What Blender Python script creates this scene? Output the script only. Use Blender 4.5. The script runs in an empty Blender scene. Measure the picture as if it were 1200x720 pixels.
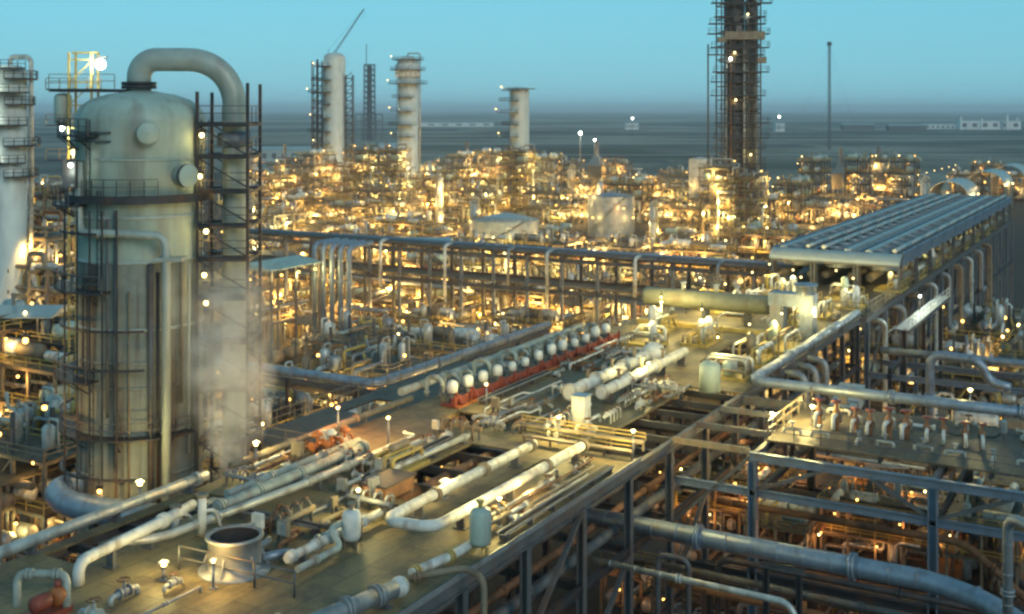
import bpy, math, random
from mathutils import Vector, Matrix

rad = math.radians
R = random.Random(11)
SC = bpy.context.scene
COL = SC.collection

# ------------------------------------------------------------------ camera
# world axes follow the plant grid: +x runs along the long elevated deck, +y across it to the left
F, CX, HY, H = 1377.0, 600.0, 128.0, 40.0
UX, UY = 0.4929, 0.8701
YAW = -rad(60.47)
cam_d = bpy.data.cameras.new('camera')
cam = bpy.data.objects.new('camera', cam_d)
COL.objects.link(cam)
cam.location = (0, 0, H)
cam.rotation_euler = (rad(90), 0, YAW)
cam_d.sensor_width = 36
cam_d.lens = F / 1200 * 36
cam_d.shift_y = -(360 - HY) / 1200
cam_d.clip_start = 0.5
cam_d.clip_end = 120000
SC.camera = cam

# ------------------------------------------------------------------ sky, sun, exposure
world = bpy.data.worlds.new('World')
SC.world = world
world.use_nodes = True
nt = world.node_tree
for n in list(nt.nodes):
    nt.nodes.remove(n)
out = nt.nodes.new('ShaderNodeOutputWorld')
bg = nt.nodes.new('ShaderNodeBackground')
sky = nt.nodes.new('ShaderNodeTexSky')
sky.sky_type = 'NISHITA'
sky.sun_disc = False
sky.sun_elevation = rad(8)
sky.sun_rotation = rad(210)
sky.ozone_density = 4.0
sky.dust_density = 0.5
def wnode(kind, **kw):
    n = nt.nodes.new(kind)
    for k, v in kw.items():
        setattr(n, k, v)
    return n


tint = wnode('ShaderNodeMix', data_type='RGBA', blend_type='MULTIPLY')
tint.inputs[0].default_value = 1.0
tint.inputs[7].default_value = (0.8, 1.05, 1.12, 1)
nt.links.new(sky.outputs[0], tint.inputs[6])
scl = wnode('ShaderNodeMix', data_type='RGBA', blend_type='MULTIPLY')
scl.inputs[0].default_value = 1.0
scl.inputs[7].default_value = (0.14, 0.14, 0.14, 1)
nt.links.new(tint.outputs[2], scl.inputs[6])
# the even cyan veil of the dusk sky, by elevation
wtc = wnode('ShaderNodeTexCoord')
wsx = wnode('ShaderNodeSeparateXYZ')
nt.links.new(wtc.outputs['Generated'], wsx.inputs[0])
wr = wnode('ShaderNodeValToRGB')
el = wr.color_ramp.elements
el[0].position, el[0].color = 0.0, (0.14, 0.37, 0.47, 1)
el[1].position, el[1].color = 1.0, (0.05, 0.14, 0.20, 1)
for p_, c_ in ((0.035, (0.128, 0.372, 0.475)), (0.09, (0.12, 0.375, 0.465)), (0.3, (0.10, 0.28, 0.355))):
    q_ = el.new(p_)
    q_.color = (*c_, 1)
nt.links.new(wsx.outputs['Z'], wr.inputs[0])
mixs = wnode('ShaderNodeMix', data_type='RGBA')
mixs.inputs[0].default_value = 0.85
nt.links.new(scl.outputs[2], mixs.inputs[6])
nt.links.new(wr.outputs[0], mixs.inputs[7])
nt.links.new(mixs.outputs[2], bg.inputs[0])
bg.inputs[1].default_value = 1.0
nt.links.new(bg.outputs[0], out.inputs[0])

sun_d = bpy.data.lights.new('sun', 'SUN')
sun_d.energy = 0.65
sun_d.angle = rad(22)
sun_d.color = (1.0, 0.96, 0.86)
sun = bpy.data.objects.new('sun', sun_d)
COL.objects.link(sun)
sun.rotation_euler = (rad(66), 0, YAW + rad(32))
sun.location = (0, 0, 120)

SC.view_settings.view_transform = 'Standard'
SC.view_settings.look = 'None'
SC.view_settings.gamma = 1
SC.view_settings.exposure = 0.7
SC.view_settings.use_curve_mapping = False
SC.render.engine = 'CYCLES'
cy = SC.cycles
cy.max_bounces = 4
cy.diffuse_bounces = 2
cy.glossy_bounces = 2
cy.transmission_bounces = 2
cy.volume_bounces = 1
cy.transparent_max_bounces = 6
cy.sample_clamp_indirect = 4
cy.use_denoising = True
cy.use_adaptive_sampling = True
cy.adaptive_threshold = 0.025
cy.caustics_reflective = False
cy.caustics_refractive = False
cy.pixel_filter_type = 'BLACKMAN_HARRIS'
cy.filter_width = 2.6
cy.volume_step_rate = 2.0

# ------------------------------------------------------------------ placing


def cam2w(X, Y, z=0.0):
    return Vector((UX * X + UY * Y, -UY * X + UX * Y, z))


def W(px, py, z):
    """the point at height z that shows at a pixel"""
    Y = F * (H - z) / (py - HY)
    return cam2w((px - CX) * Y / F, Y, z)


def PY(px, Y, z=0.0):
    return cam2w((px - CX) * Y / F, Y, z)


def zat(py, Y):
    return H - (py - HY) * Y / F


# ------------------------------------------------------------------ materials
MATS = {}


def mat(name, col, rough=0.6, metal=0.0, var=0.25, scale=1.5, stain=None, stain_amt=0.4, stain_scale=(0.6, 0.6, 0.12),
        bump=0.0, spec=0.4, wave=None):
    m = bpy.data.materials.new(name)
    m.use_nodes = True
    t = m.node_tree
    b = t.nodes['Principled BSDF']
    b.inputs['Roughness'].default_value = rough
    b.inputs['Metallic'].default_value = metal
    b.inputs['Specular IOR Level'].default_value = spec
    tc = t.nodes.new('ShaderNodeTexCoord')
    no = t.nodes.new('ShaderNodeTexNoise')
    no.inputs['Scale'].default_value = scale
    no.inputs['Detail'].default_value = 5
    no.inputs['Roughness'].default_value = 0.65
    t.links.new(tc.outputs['Object'], no.inputs['Vector'])
    cr = t.nodes.new('ShaderNodeValToRGB')
    cr.color_ramp.elements[0].position = 0.3
    cr.color_ramp.elements[1].position = 0.72
    lo = [c * (1 - var) for c in col]
    hi = [min(1, c * (1 + var)) for c in col]
    cr.color_ramp.elements[0].color = (*lo, 1)
    cr.color_ramp.elements[1].color = (*hi, 1)
    t.links.new(no.outputs['Fac'], cr.inputs[0])
    last = cr.outputs[0]
    if stain:
        mp = t.nodes.new('ShaderNodeMapping')
        mp.inputs['Scale'].default_value = stain_scale
        t.links.new(tc.outputs['Object'], mp.inputs[0])
        n2 = t.nodes.new('ShaderNodeTexNoise')
        n2.inputs['Scale'].default_value = 1.7
        n2.inputs['Detail'].default_value = 6
        t.links.new(mp.outputs[0], n2.inputs['Vector'])
        r2 = t.nodes.new('ShaderNodeValToRGB')
        r2.color_ramp.elements[0].position = 0.5
        r2.color_ramp.elements[0].color = (0, 0, 0, 1)
        r2.color_ramp.elements[1].position = 0.68
        r2.color_ramp.elements[1].color = (stain_amt,) * 3 + (1,)
        t.links.new(n2.outputs['Fac'], r2.inputs[0])
        mx = t.nodes.new('ShaderNodeMix')
        mx.data_type = 'RGBA'
        t.links.new(r2.outputs[0], mx.inputs[0])
        t.links.new(last, mx.inputs[6])
        mx.inputs[7].default_value = (*stain, 1)
        last = mx.outputs[2]
    if wave:
        wv = t.nodes.new('ShaderNodeTexWave')
        wv.bands_direction = wave[0]
        wv.inputs['Scale'].default_value = wave[1]
        wv.inputs['Distortion'].default_value = 0.3
        t.links.new(tc.outputs['Object'], wv.inputs['Vector'])
        mw = t.nodes.new('ShaderNodeMix')
        mw.data_type = 'RGBA'
        mw.blend_type = 'MULTIPLY'
        mw.inputs[0].default_value = wave[2]
        t.links.new(last, mw.inputs[6])
        t.links.new(wv.outputs['Color'], mw.inputs[7])
        last = mw.outputs[2]
    t.links.new(last, b.inputs['Base Color'])
    if bump:
        bp = t.nodes.new('ShaderNodeBump')
        bp.inputs['Strength'].default_value = bump
        bp.inputs['Distance'].default_value = 0.05
        t.links.new(no.outputs['Fac'], bp.inputs['Height'])
        t.links.new(bp.outputs[0], b.inputs['Normal'])
    MATS[name] = m
    return m


def emis(name, col, strength):
    m = bpy.data.materials.new(name)
    m.use_nodes = True
    t = m.node_tree
    for n in list(t.nodes):
        t.nodes.remove(n)
    o = t.nodes.new('ShaderNodeOutputMaterial')
    e = t.nodes.new('ShaderNodeEmission')
    e.inputs[0].default_value = (*col, 1)
    e.inputs[1].default_value = strength
    t.links.new(e.outputs[0], o.inputs[0])
    try:
        m.cycles.emission_sampling = 'NONE'
    except Exception:
        pass
    MATS[name] = m
    return m


RUST = (0.16, 0.07, 0.03)
mat('olive_paint', (0.22, 0.23, 0.16), 0.55, 0.0, 0.2, 0.8, (0.12, 0.08, 0.05), 0.5)
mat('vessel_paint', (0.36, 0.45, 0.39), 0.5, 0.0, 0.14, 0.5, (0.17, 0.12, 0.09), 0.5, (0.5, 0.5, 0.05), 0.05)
mat('streaked_dim_shell', (0.22, 0.24, 0.205), 0.6, 0.0, 0.22, 0.6, (0.085, 0.055, 0.04), 0.9, (0.9, 0.9, 0.05), 0.05)  # rust streaks; the darker base also stands in for weaker light low down
mat('pipe_paint', (0.36, 0.41, 0.37), 0.45, 0.1, 0.15, 0.8, (0.2, 0.14, 0.09), 0.35)
mat('white_paint', (0.60, 0.62, 0.58), 0.5, 0.0, 0.2, 1.3, (0.2, 0.14, 0.09), 0.65, (0.9, 0.9, 0.35), 0.08)
mat('insulation', (0.47, 0.49, 0.46), 0.42, 0.35, 0.25, 1.6, (0.17, 0.13, 0.09), 0.6, (0.9, 0.9, 0.35), 0.1)
mat('galvanised', (0.27, 0.29, 0.30), 0.5, 0.4, 0.22, 1.6, RUST, 0.35)
mat('steel', (0.11, 0.115, 0.12), 0.55, 0.2, 0.3, 1.2, RUST, 0.45)
mat('dark_steel', (0.042, 0.043, 0.048), 0.55, 0.2, 0.3, 1.0, RUST, 0.4)
mat('blue_steel', (0.16, 0.21, 0.27), 0.45, 0.3, 0.2, 1.0, RUST, 0.3)
mat('blue_pipe', (0.24, 0.30, 0.37), 0.4, 0.4, 0.22, 1.2, (0.14, 0.11, 0.09), 0.5, (0.9, 0.9, 0.4), 0.08)
mat('rusty', (0.20, 0.10, 0.05), 0.75, 0.0, 0.4, 1.8, (0.07, 0.04, 0.03), 0.6)
mat('column_paint', (0.50, 0.55, 0.52), 0.5, 0.0, 0.1, 0.25, (0.2, 0.17, 0.13), 0.35, (0.25, 0.25, 0.05))
mat('tan_steel', (0.21, 0.175, 0.12), 0.6, 0.0, 0.3, 1.2, RUST, 0.5)
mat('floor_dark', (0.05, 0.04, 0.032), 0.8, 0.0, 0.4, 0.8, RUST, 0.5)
mat('red_paint', (0.22, 0.05, 0.032), 0.5, 0.0, 0.25, 1.5, (0.12, 0.04, 0.03), 0.5)
mat('orange_paint', (0.42, 0.14, 0.04), 0.5, 0.0, 0.25, 1.5, (0.16, 0.06, 0.03), 0.4)
mat('yellow_paint', (0.42, 0.32, 0.09), 0.5, 0.0, 0.2, 1.5, RUST, 0.4)
mat('teal_paint', (0.32, 0.36, 0.32), 0.5, 0.0, 0.25, 1.2, RUST, 0.45, (0.9, 0.9, 0.4), 0.08)
mat('roof_sheet', (0.42, 0.48, 0.47), 0.45, 0.2, 0.12, 0.6, (0.25, 0.2, 0.15), 0.3, (0.3, 0.3, 0.3), wave=('X', 2.2, 0.25))
mat('fin_bundle', (0.11, 0.15, 0.19), 0.4, 0.5, 0.2, 1.0, (0.08, 0.1, 0.12), 0.5, wave=('Y', 3.0, 0.4))
mat('concrete', (0.30, 0.28, 0.24), 0.85, 0.0, 0.2, 0.5, (0.12, 0.1, 0.08), 0.5)
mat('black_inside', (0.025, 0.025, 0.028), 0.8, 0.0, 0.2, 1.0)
mat('far_steel', (0.10, 0.115, 0.13), 0.7, 0.0, 0.2, 0.3)
mat('far_white', (0.62, 0.62, 0.60), 0.7, 0.0, 0.15, 0.05)
emis('sodium_lamp', (1.0, 0.52, 0.11), 5)
emis('white_lamp', (0.95, 1.0, 0.86), 14)
emis('warm_lamp', (1.0, 0.72, 0.26), 6)



def plate_material(name, c1, c2, seam, sx, sy, dirt):
    """steel plates with dark joints, tone changing plate by plate, oil and rust blotches"""
    m = mat(name, c1, 0.62, 0.0, 0.1, 0.3, None)
    t = m.node_tree
    b = t.nodes['Principled BSDF']
    tc = t.nodes.new('ShaderNodeTexCoord')
    br = t.nodes.new('ShaderNodeTexBrick')
    br.inputs['Color1'].default_value = (*c1, 1)
    br.inputs['Color2'].default_value = (*c2, 1)
    br.inputs['Mortar'].default_value = (*seam, 1)
    br.inputs['Scale'].default_value = 1.0
    br.inputs['Mortar Size'].default_value = 0.02
    br.inputs['Brick Width'].default_value = sx
    br.inputs['Row Height'].default_value = sy
    t.links.new(tc.outputs['Object'], br.inputs['Vector'])
    last = br.outputs['Color']
    for sc, lo, hi, c, amt in ((0.35, 0.45, 0.62, dirt, 0.8), (1.6, 0.55, 0.7, (0.13, 0.07, 0.035), 0.55), (4.0, 0.5, 0.75, (0.34, 0.29, 0.2), 0.35)):
        n = t.nodes.new('ShaderNodeTexNoise')
        n.inputs['Scale'].default_value = sc
        n.inputs['Detail'].default_value = 7
        n.inputs['Roughness'].default_value = 0.7
        t.links.new(tc.outputs['Object'], n.inputs['Vector'])
        r = t.nodes.new('ShaderNodeMapRange')
        r.inputs['From Min'].default_value = lo
        r.inputs['From Max'].default_value = hi
        r.inputs['To Max'].default_value = amt
        t.links.new(n.outputs['Fac'], r.inputs['Value'])
        mx = t.nodes.new('ShaderNodeMix')
        mx.data_type = 'RGBA'
        t.links.new(r.outputs[0], mx.inputs[0])
        t.links.new(last, mx.inputs[6])
        mx.inputs[7].default_value = (*c, 1)
        last = mx.outputs[2]
    for l in list(b.inputs['Base Color'].links):
        t.links.remove(l)
    t.links.new(last, b.inputs['Base Color'])


plate_material('deck_plate', (0.235, 0.185, 0.085), (0.165, 0.128, 0.062), (0.05, 0.04, 0.03), 2.8, 1.3, (0.06, 0.048, 0.035))
plate_material('grating', (0.13, 0.105, 0.065), (0.09, 0.072, 0.048), (0.04, 0.03, 0.02), 2.0, 1.0, (0.05, 0.04, 0.03))

# ------------------------------------------------------------------ mesh builder


def rounded(pts, br, n=5):
    pts = [Vector(p) for p in pts]
    if br <= 0 or len(pts) < 3:
        return pts
    res = [pts[0]]
    for i in range(1, len(pts) - 1):
        a, b, c = pts[i - 1], pts[i], pts[i + 1]
        d0, d1 = (a - b), (c - b)
        l0, l1 = d0.length, d1.length
        if l0 < 1e-6 or l1 < 1e-6:
            continue
        t = min(br, l0 * 0.49, l1 * 0.49)
        p0, p1 = b + d0 / l0 * t, b + d1 / l1 * t
        for k in range(n + 1):
            s = k / n
            # conic blend close to a circular arc
            w = 0.75
            den = (1 - s) ** 2 + 2 * w * s * (1 - s) + s * s
            res.append((p0 * (1 - s) ** 2 + b * (2 * w * s * (1 - s)) + p1 * s * s) / den)
    res.append(pts[-1])
    return res


class MB:
    def __init__(self):
        self.v, self.f, self.s = [], [], []

    def _add(self, vs, fs, smooth=False):
        o = len(self.v)
        self.v.extend(tuple(p) for p in vs)
        for f in fs:
            self.f.append(tuple(i + o for i in f))
            self.s.append(smooth)
        return self

    def box(self, c, s, rz=0.0, M=None):
        hx, hy, hz = s[0] / 2, s[1] / 2, s[2] / 2
        vs = [Vector((x, y, z)) for z in (-hz, hz) for y in (-hy, hy) for x in (-hx, hx)]
        if M is not None:
            vs = [M @ p for p in vs]
        elif rz:
            M = Matrix.Rotation(rz, 3, 'Z')
            vs = [M @ p for p in vs]
        c = Vector(c)
        return self._add([p + c for p in vs], [(0, 2, 3, 1), (4, 5, 7, 6), (0, 1, 5, 4), (2, 6, 7, 3), (0, 4, 6, 2), (1, 3, 7, 5)])

    def b2(self, a, b):
        return self.box([(a[i] + b[i]) / 2 for i in range(3)], [abs(b[i] - a[i]) for i in range(3)])

    def beam(self, p0, p1, w, h=None):
        """box section between two points"""
        h = h or w
        p0, p1 = Vector(p0), Vector(p1)
        d = (p1 - p0)
        L = d.length
        if L < 1e-6:
            return self
        d /= L
        up = Vector((0, 0, 1)) if abs(d.z) < 0.95 else Vector((0, 1, 0))
        sd = d.cross(up).normalized()
        up = sd.cross(d).normalized()
        vs = []
        for p in (p0, p1):
            for a, b in ((-1, -1), (1, -1), (1, 1), (-1, 1)):
                vs.append(p + sd * (a * w / 2) + up * (b * h / 2))
        return self._add(vs, [(3, 2, 1, 0), (4, 5, 6, 7), (0, 1, 5, 4), (1, 2, 6, 5), (2, 3, 7, 6), (3, 0, 4, 7)])

    def hbeam(self, p0, p1, w, h=None, t=0.06):
        """H section made of web and two flanges"""
        h = h or w
        p0, p1 = Vector(p0), Vector(p1)
        d = (p1 - p0).normalized()
        up = Vector((0, 0, 1)) if abs(d.z) < 0.95 else Vector((0, 1, 0))
        sd = d.cross(up).normalized()
        up = sd.cross(d).normalized()
        self.beam(p0, p1, t, h - 2 * t)
        for s in (-1, 1):
            o = up * (s * (h - t) / 2)
            self.beam(p0 + o, p1 + o, w, t)
        return self

    def tube(self, pts, r, seg=10, bend=None, caps=True, n=5):
        pts = rounded(pts, bend if bend is not None else r * 3, n)
        P = [pts[0]]
        for p in pts[1:]:
            if (p - P[-1]).length > 1e-5:
                P.append(p)
        if len(P) < 2:
            return self
        T = []
        for i in range(len(P)):
            a = P[max(0, i - 1)]
            b = P[min(len(P) - 1, i + 1)]
            T.append((b - a).normalized())
        ref = Vector((0, 0, 1)) if abs(T[0].z) < 0.9 else Vector((1, 0, 0))
        nrm = (ref - T[0] * ref.dot(T[0])).normalized()
        vs, fs = [], []
        rr = r if isinstance(r, (list, tuple)) else None
        for i, p in enumerate(P):
            nrm = (nrm - T[i] * nrm.dot(T[i])).normalized()
            bn = T[i].cross(nrm)
            q = rr[min(i, len(rr) - 1)] if rr else r
            for k in range(seg):
                a = 2 * math.pi * k / seg
                vs.append(p + nrm * (math.cos(a) * q) + bn * (math.sin(a) * q))
        for i in range(len(P) - 1):
            for k in range(seg):
                k2 = (k + 1) % seg
                fs.append((i * seg + k, i * seg + k2, (i + 1) * seg + k2, (i + 1) * seg + k))
        self._add(vs, fs, True)
        if caps:
            o = len(self.v) - len(vs)
            e = o + (len(P) - 1) * seg
            self.f.append(tuple(o + k for k in reversed(range(seg))))
            self.s.append(False)
            self.f.append(tuple(e + k for k in range(seg)))
            self.s.append(False)
        return self

    def cyl(self, p0, p1, r, seg=14, caps=True):
        return self.tube([p0, p1], r, seg, 0, caps)

    def lathe(self, prof, c=(0, 0, 0), seg=24, axis='z', smooth=True):
        """profile of (r, h) pairs round an axis through c"""
        vs, fs = [], []
        c = Vector(c)
        for (r, h) in prof:
            for k in range(seg):
                a = 2 * math.pi * k / seg
                x, y, z = math.cos(a) * max(r, 1e-4), math.sin(a) * max(r, 1e-4), h
                if axis == 'x':
                    x, y, z = z, x, y
                elif axis == 'y':
                    x, y, z = y, z, x
                vs.append(c + Vector((x, y, z)))
        for i in range(len(prof) - 1):
            for k in range(seg):
                k2 = (k + 1) % seg
                fs.append((i * seg + k, i * seg + k2, (i + 1) * seg + k2, (i + 1) * seg + k))
        return self._add(vs, fs, smooth)

    def capsule(self, c, L, r, axis='x', seg=14, head=0.5):
        """drum with dished heads, centred on c"""
        hL = L / 2 - r * head
        prof = []
        for k in range(5):
            a = math.pi / 2 * k / 4
            prof.append((r * math.sin(a), -hL - r * head * math.cos(a)))
        for k in range(5):
            a = math.pi / 2 * (1 - k / 4)
            prof.append((r * math.sin(a), hL + r * head * math.cos(a)))
        return self.lathe(prof, c, seg, axis)

    def ball(self, c, r, seg=12, rings=7):
        prof = [(r * math.sin(math.pi * k / rings), -r * math.cos(math.pi * k / rings)) for k in range(rings + 1)]
        return self.lathe(prof, c, seg)

    def ring(self, c, r0, r1, th, a0=0, a1=360, seg=28):
        """flat annular sector, th thick below c.z"""
        vs, fs = [], []
        full = abs(a1 - a0) >= 359.9
        n = seg if full else seg + 1
        for k in range(n):
            a = rad(a0 + (a1 - a0) * k / seg)
            ca, sa = math.cos(a), math.sin(a)
            for rr, zz in ((r0, 0), (r1, 0), (r1, -th), (r0, -th)):
                vs.append((c[0] + ca * rr, c[1] + sa * rr, c[2] + zz))
        for k in range(seg):
            a, b = k * 4, ((k + 1) % n) * 4
            for j in range(4):
                j2 = (j + 1) % 4
                fs.append((a + j, a + j2, b + j2, b + j))
        if not full:
            fs.append((0, 1, 2, 3))
            e = (n - 1) * 4
            fs.append((e + 3, e + 2, e + 1, e))
        return self._add(vs, fs)

    def rail(self, pts, h=1.1, t=0.05, step=1.8):
        """handrail: posts, top and middle rail along a polyline"""
        pts = [Vector(p) for p in pts]
        for a, b in zip(pts[:-1], pts[1:]):
            for zz in (h, h * 0.55):
                self.beam(a + Vector((0, 0, zz)), b + Vector((0, 0, zz)), t)
            L = (b - a).length
            n = max(1, int(L / step))
            for k in range(n + 1):
                p = a.lerp(b, k / n)
                self.beam(p, p + Vector((0, 0, h - t)), t)
        return self

    def arc_rail(self, c, r, a0, a1, h=1.1, t=0.05, n=14):
        pts = [(c[0] + r * math.cos(rad(a0 + (a1 - a0) * k / n)), c[1] + r * math.sin(rad(a0 + (a1 - a0) * k / n)), c[2]) for k in range(n + 1)]
        return self.rail(pts, h, t, 99)

    def flange(self, p, d, r, w=0.12, seg=12):
        p, d = Vector(p), Vector(d).normalized()
        return self.cyl(p - d * w / 2, p + d * w / 2, r, seg)

    def build(self, name, m, parent=None, loc=None):
        me = bpy.data.meshes.new(name)
        me.from_pydata(self.v, [], self.f)
        me.polygons.foreach_set('use_smooth', self.s)
        me.materials.append(MATS[m])
        me.update()
        o = bpy.data.objects.new(name, me)
        COL.objects.link(o)
        if parent is not None:
            o.parent = parent
        if loc is not None:
            o.location = loc
        return o


def tag(o, label=None, cat=None, group=None, kind=None):
    if label:
        o['label'] = label
    if cat:
        o['category'] = cat
    if group:
        o['group'] = group
    if kind:
        o['kind'] = kind
    return o


def thing(name, label, cat, loc=(0, 0, 0), rz=0.0, group=None):
    o = bpy.data.objects.new(name, None)
    COL.objects.link(o)
    o.location = loc
    o.rotation_euler = (0, 0, rz)
    o.empty_display_size = 0.3
    return tag(o, label, cat, group)


def kids(o):
    return CH.get(o.name, [])


def copy_tree(o, loc=None, rz=None, label=None, scale=None, lights=True):
    c = o.copy()
    COL.objects.link(c)
    if loc is not None:
        c.location = loc
    if rz is not None:
        c.rotation_euler = (0, 0, rz)
    if scale is not None:
        c.scale = (scale,) * 3 if not isinstance(scale, (tuple, list)) else scale
    if label:
        c['label'] = label
    _copy_children(o, c, lights)
    return c


def _copy_children(o, c, lights=True):
    for ch in list(o.children):
        if ch.type == 'LIGHT' and not lights:
            continue
        d = ch.copy()
        COL.objects.link(d)
        d.parent = c
        _copy_children(ch, d, lights)


LIGHTS = {}
LAMP = 0.40
SODIUM = (1.0, 0.60, 0.17)
ORANGE = (1.0, 0.40, 0.10)
WARM = (1.0, 0.77, 0.26)
WHITE = (0.92, 1.0, 0.80)


def light(loc, power, color=SODIUM, parent=None, r=0.25):
    power = power * LAMP
    key = (round(power), color, r)
    d = LIGHTS.get(key)
    if d is None:
        d = bpy.data.lights.new('lamp_glow', 'POINT')
        d.energy = power
        d.color = color
        d.shadow_soft_size = r
        LIGHTS[key] = d
    o = bpy.data.objects.new('lamp_glow', d)
    COL.objects.link(o)
    o.location = loc
    if parent is not None:
        o.parent = parent
    return o


def fitting(parent, p, power=1500, color=SODIUM, r=0.16, m='sodium_lamp', drop=0.45):
    """a bracketed lamp: housing, glowing bulb below it and its light; a part of the thing that carries it"""
    p = Vector(p)
    h = MB().box((p.x, p.y, p.z + r + 0.09), (r * 2.6, r * 2.2, 0.14)).beam((p.x, p.y, p.z + r + 0.12), (p.x, p.y, p.z + r + 0.5), 0.07)
    ho = h.build('lamp', 'dark_steel', parent)
    MB().ball(p, r, 8, 5).build('bulb', m, ho)
    if power:
        light((p.x, p.y, p.z - drop), power, color, ho)
    return ho


ORD = ['', 'first', 'second', 'third', 'fourth', 'fifth', 'sixth', 'seventh', 'eighth', 'ninth', 'tenth', 'eleventh', 'twelfth',
       'thirteenth', 'fourteenth', 'fifteenth', 'sixteenth', 'seventeenth', 'eighteenth', 'nineteenth', 'twentieth',
       'twenty-first', 'twenty-second', 'twenty-third', 'twenty-fourth', 'twenty-fifth', 'twenty-sixth', 'twenty-seventh',
       'twenty-eighth', 'twenty-ninth', 'thirtieth', 'thirty-first', 'thirty-second', 'thirty-third', 'thirty-fourth']

# ================================================================== SETTING
# ground: one sheet to the horizon, finer near the plant
def ground_material():
    m = bpy.data.materials.new('desert_ground')
    m.use_nodes = True
    t = m.node_tree
    b = t.nodes['Principled BSDF']
    b.inputs['Roughness'].default_value = 0.95
    b.inputs['Specular IOR Level'].default_value = 0.1
    g = t.nodes.new('ShaderNodeNewGeometry')

    def noise(scale, sx, sy, detail, rot=0.0):
        mp = t.nodes.new('ShaderNodeMapping')
        mp.inputs['Scale'].default_value = (sx, sy, 1)
        mp.inputs['Rotation'].default_value = (0, 0, rot)
        t.links.new(g.outputs['Position'], mp.inputs[0])
        n = t.nodes.new('ShaderNodeTexNoise')
        n.inputs['Scale'].default_value = scale
        n.inputs['Detail'].default_value = detail
        t.links.new(mp.outputs[0], n.inputs['Vector'])
        return n

    def ramp(src, stops):
        r = t.nodes.new('ShaderNodeValToRGB')
        e = r.color_ramp.elements
        e[0].position, e[0].color = stops[0][0], (*stops[0][1], 1)
        e[1].position, e[1].color = stops[-1][0], (*stops[-1][1], 1)
        for p, c in stops[1:-1]:
            k = e.new(p)
            k.color = (*c, 1)
        t.links.new(src, r.inputs[0])
        return r
    big = noise(0.004, 1.0, 1.0, 7, rad(29))
    base = ramp(big.outputs['Fac'], [(0.38, (0.08, 0.09, 0.082)), (0.5, (0.21, 0.205, 0.175)), (0.62, (0.31, 0.30, 0.25)), (0.72, (0.36, 0.34, 0.29))])
    fine = noise(0.15, 1, 1, 5)
    fr = ramp(fine.outputs['Fac'], [(0.3, (0.6, 0.6, 0.6)), (0.7, (1.15, 1.12, 1.05))])
    mx = t.nodes.new('ShaderNodeMix')
    mx.data_type = 'RGBA'
    mx.blend_type = 'MULTIPLY'
    mx.inputs[0].default_value = 0.8
    t.links.new(base.outputs[0], mx.inputs[6])
    t.links.new(fr.outputs[0], mx.inputs[7])
    t.links.new(mx.outputs[2], b.inputs['Base Color'])
    MATS['desert_ground'] = m


ground_material()
g = MB()
E = 60000
g._add([(-E, -E, 0), (E, -E, 0), (E, E, 0), (-E, E, 0)], [(0, 1, 2, 3)])
tag(g.build('ground', 'desert_ground'), kind='structure')

# paved plant area lies on the ground
pad = MB()
pad._add([(20, -260, 0.004), (520, -260, 0.004), (640, 520, 0.004), (20, 520, 0.004)], [(0, 1, 2, 3)])
mat('paving', (0.03, 0.026, 0.022), 0.9, 0, 0.4, 0.12, (0.03, 0.025, 0.02), 0.7, (0.05, 0.05, 0.05))
tag(pad.build('plant_paving', 'paving'), kind='structure')


def strip_road(name, Y0, Y1, x0, x1, zz, col):
    """a pale graded strip crossing the plain"""
    m = MB()
    a, b, c, d = cam2w(x0, Y0, zz), cam2w(x1, Y0 * 1.03, zz), cam2w(x1, Y1 * 1.03, zz), cam2w(x0, Y1, zz)
    m._add([a, b, c, d], [(0, 1, 2, 3)])
    return tag(m.build(name, col), kind='structure')


mat('sand_track', (0.34, 0.31, 0.26), 0.95, 0, 0.2, 0.02)
mat('scrub', (0.07, 0.08, 0.072), 0.95, 0, 0.4, 0.02)
strip_road('desert_road', 1500, 1540, -900, 1400, 0.02, 'sand_track')
strip_road('desert_road', 2500, 2640, -2000, 400, 0.02, 'sand_track')
strip_road('desert_road', 1010, 1026, -200, 900, 0.02, 'sand_track')
strip_road('desert_road', 3900, 4300, -1500, 3000, 0.02, 'sand_track')
for (Y0, Y1, x0, x1) in ((1180, 1300, -120, 320), (1750, 1950, 100, 900), (2050, 2300, -800, -100), (1300, 1420, 380, 800), (2900, 3300, 300, 1700),
                         (850, 900, -60, 120)):
    strip_road('dark_scrub', Y0, Y1, x0, x1, 0.012, 'scrub')

# haze: even, pale air round everything
hz = bpy.data.materials.new('haze_air')
hz.use_nodes = True
t = hz.node_tree
for n in list(t.nodes):
    t.nodes.remove(n)
ho = t.nodes.new('ShaderNodeOutputMaterial')
hv = t.nodes.new('ShaderNodeVolumePrincipled')
hv.inputs['Color'].default_value = (0.88, 0.95, 1.0, 1)
hv.inputs['Density'].default_value = 0.00011
hv.inputs['Anisotropy'].default_value = 0.0
t.links.new(hv.outputs[0], ho.inputs['Volume'])
MATS['haze_air'] = hz
hb = MB().b2((-61000, -61000, -1), (61000, 61000, 112))
tag(hb.build('haze', 'haze_air'), kind='stuff')

# ================================================================== ELEVATED DECK
def off(o):
    p = Vector((0, 0, 0))
    while o is not None:
        p += Vector(o.location)
        o = o.parent
    return p


def bw(mb, name, m, parent):
    """build a part whose vertices are given in world coordinates (unrotated things only)"""
    d = off(parent)
    mb.v = [(p[0] - d.x, p[1] - d.y, p[2] - d.z) for p in mb.v]
    return mb.build(name, m, parent)


DZ = 20.0
WR, WL = 26.8, 45.0     # right and left edge of the deck


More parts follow.
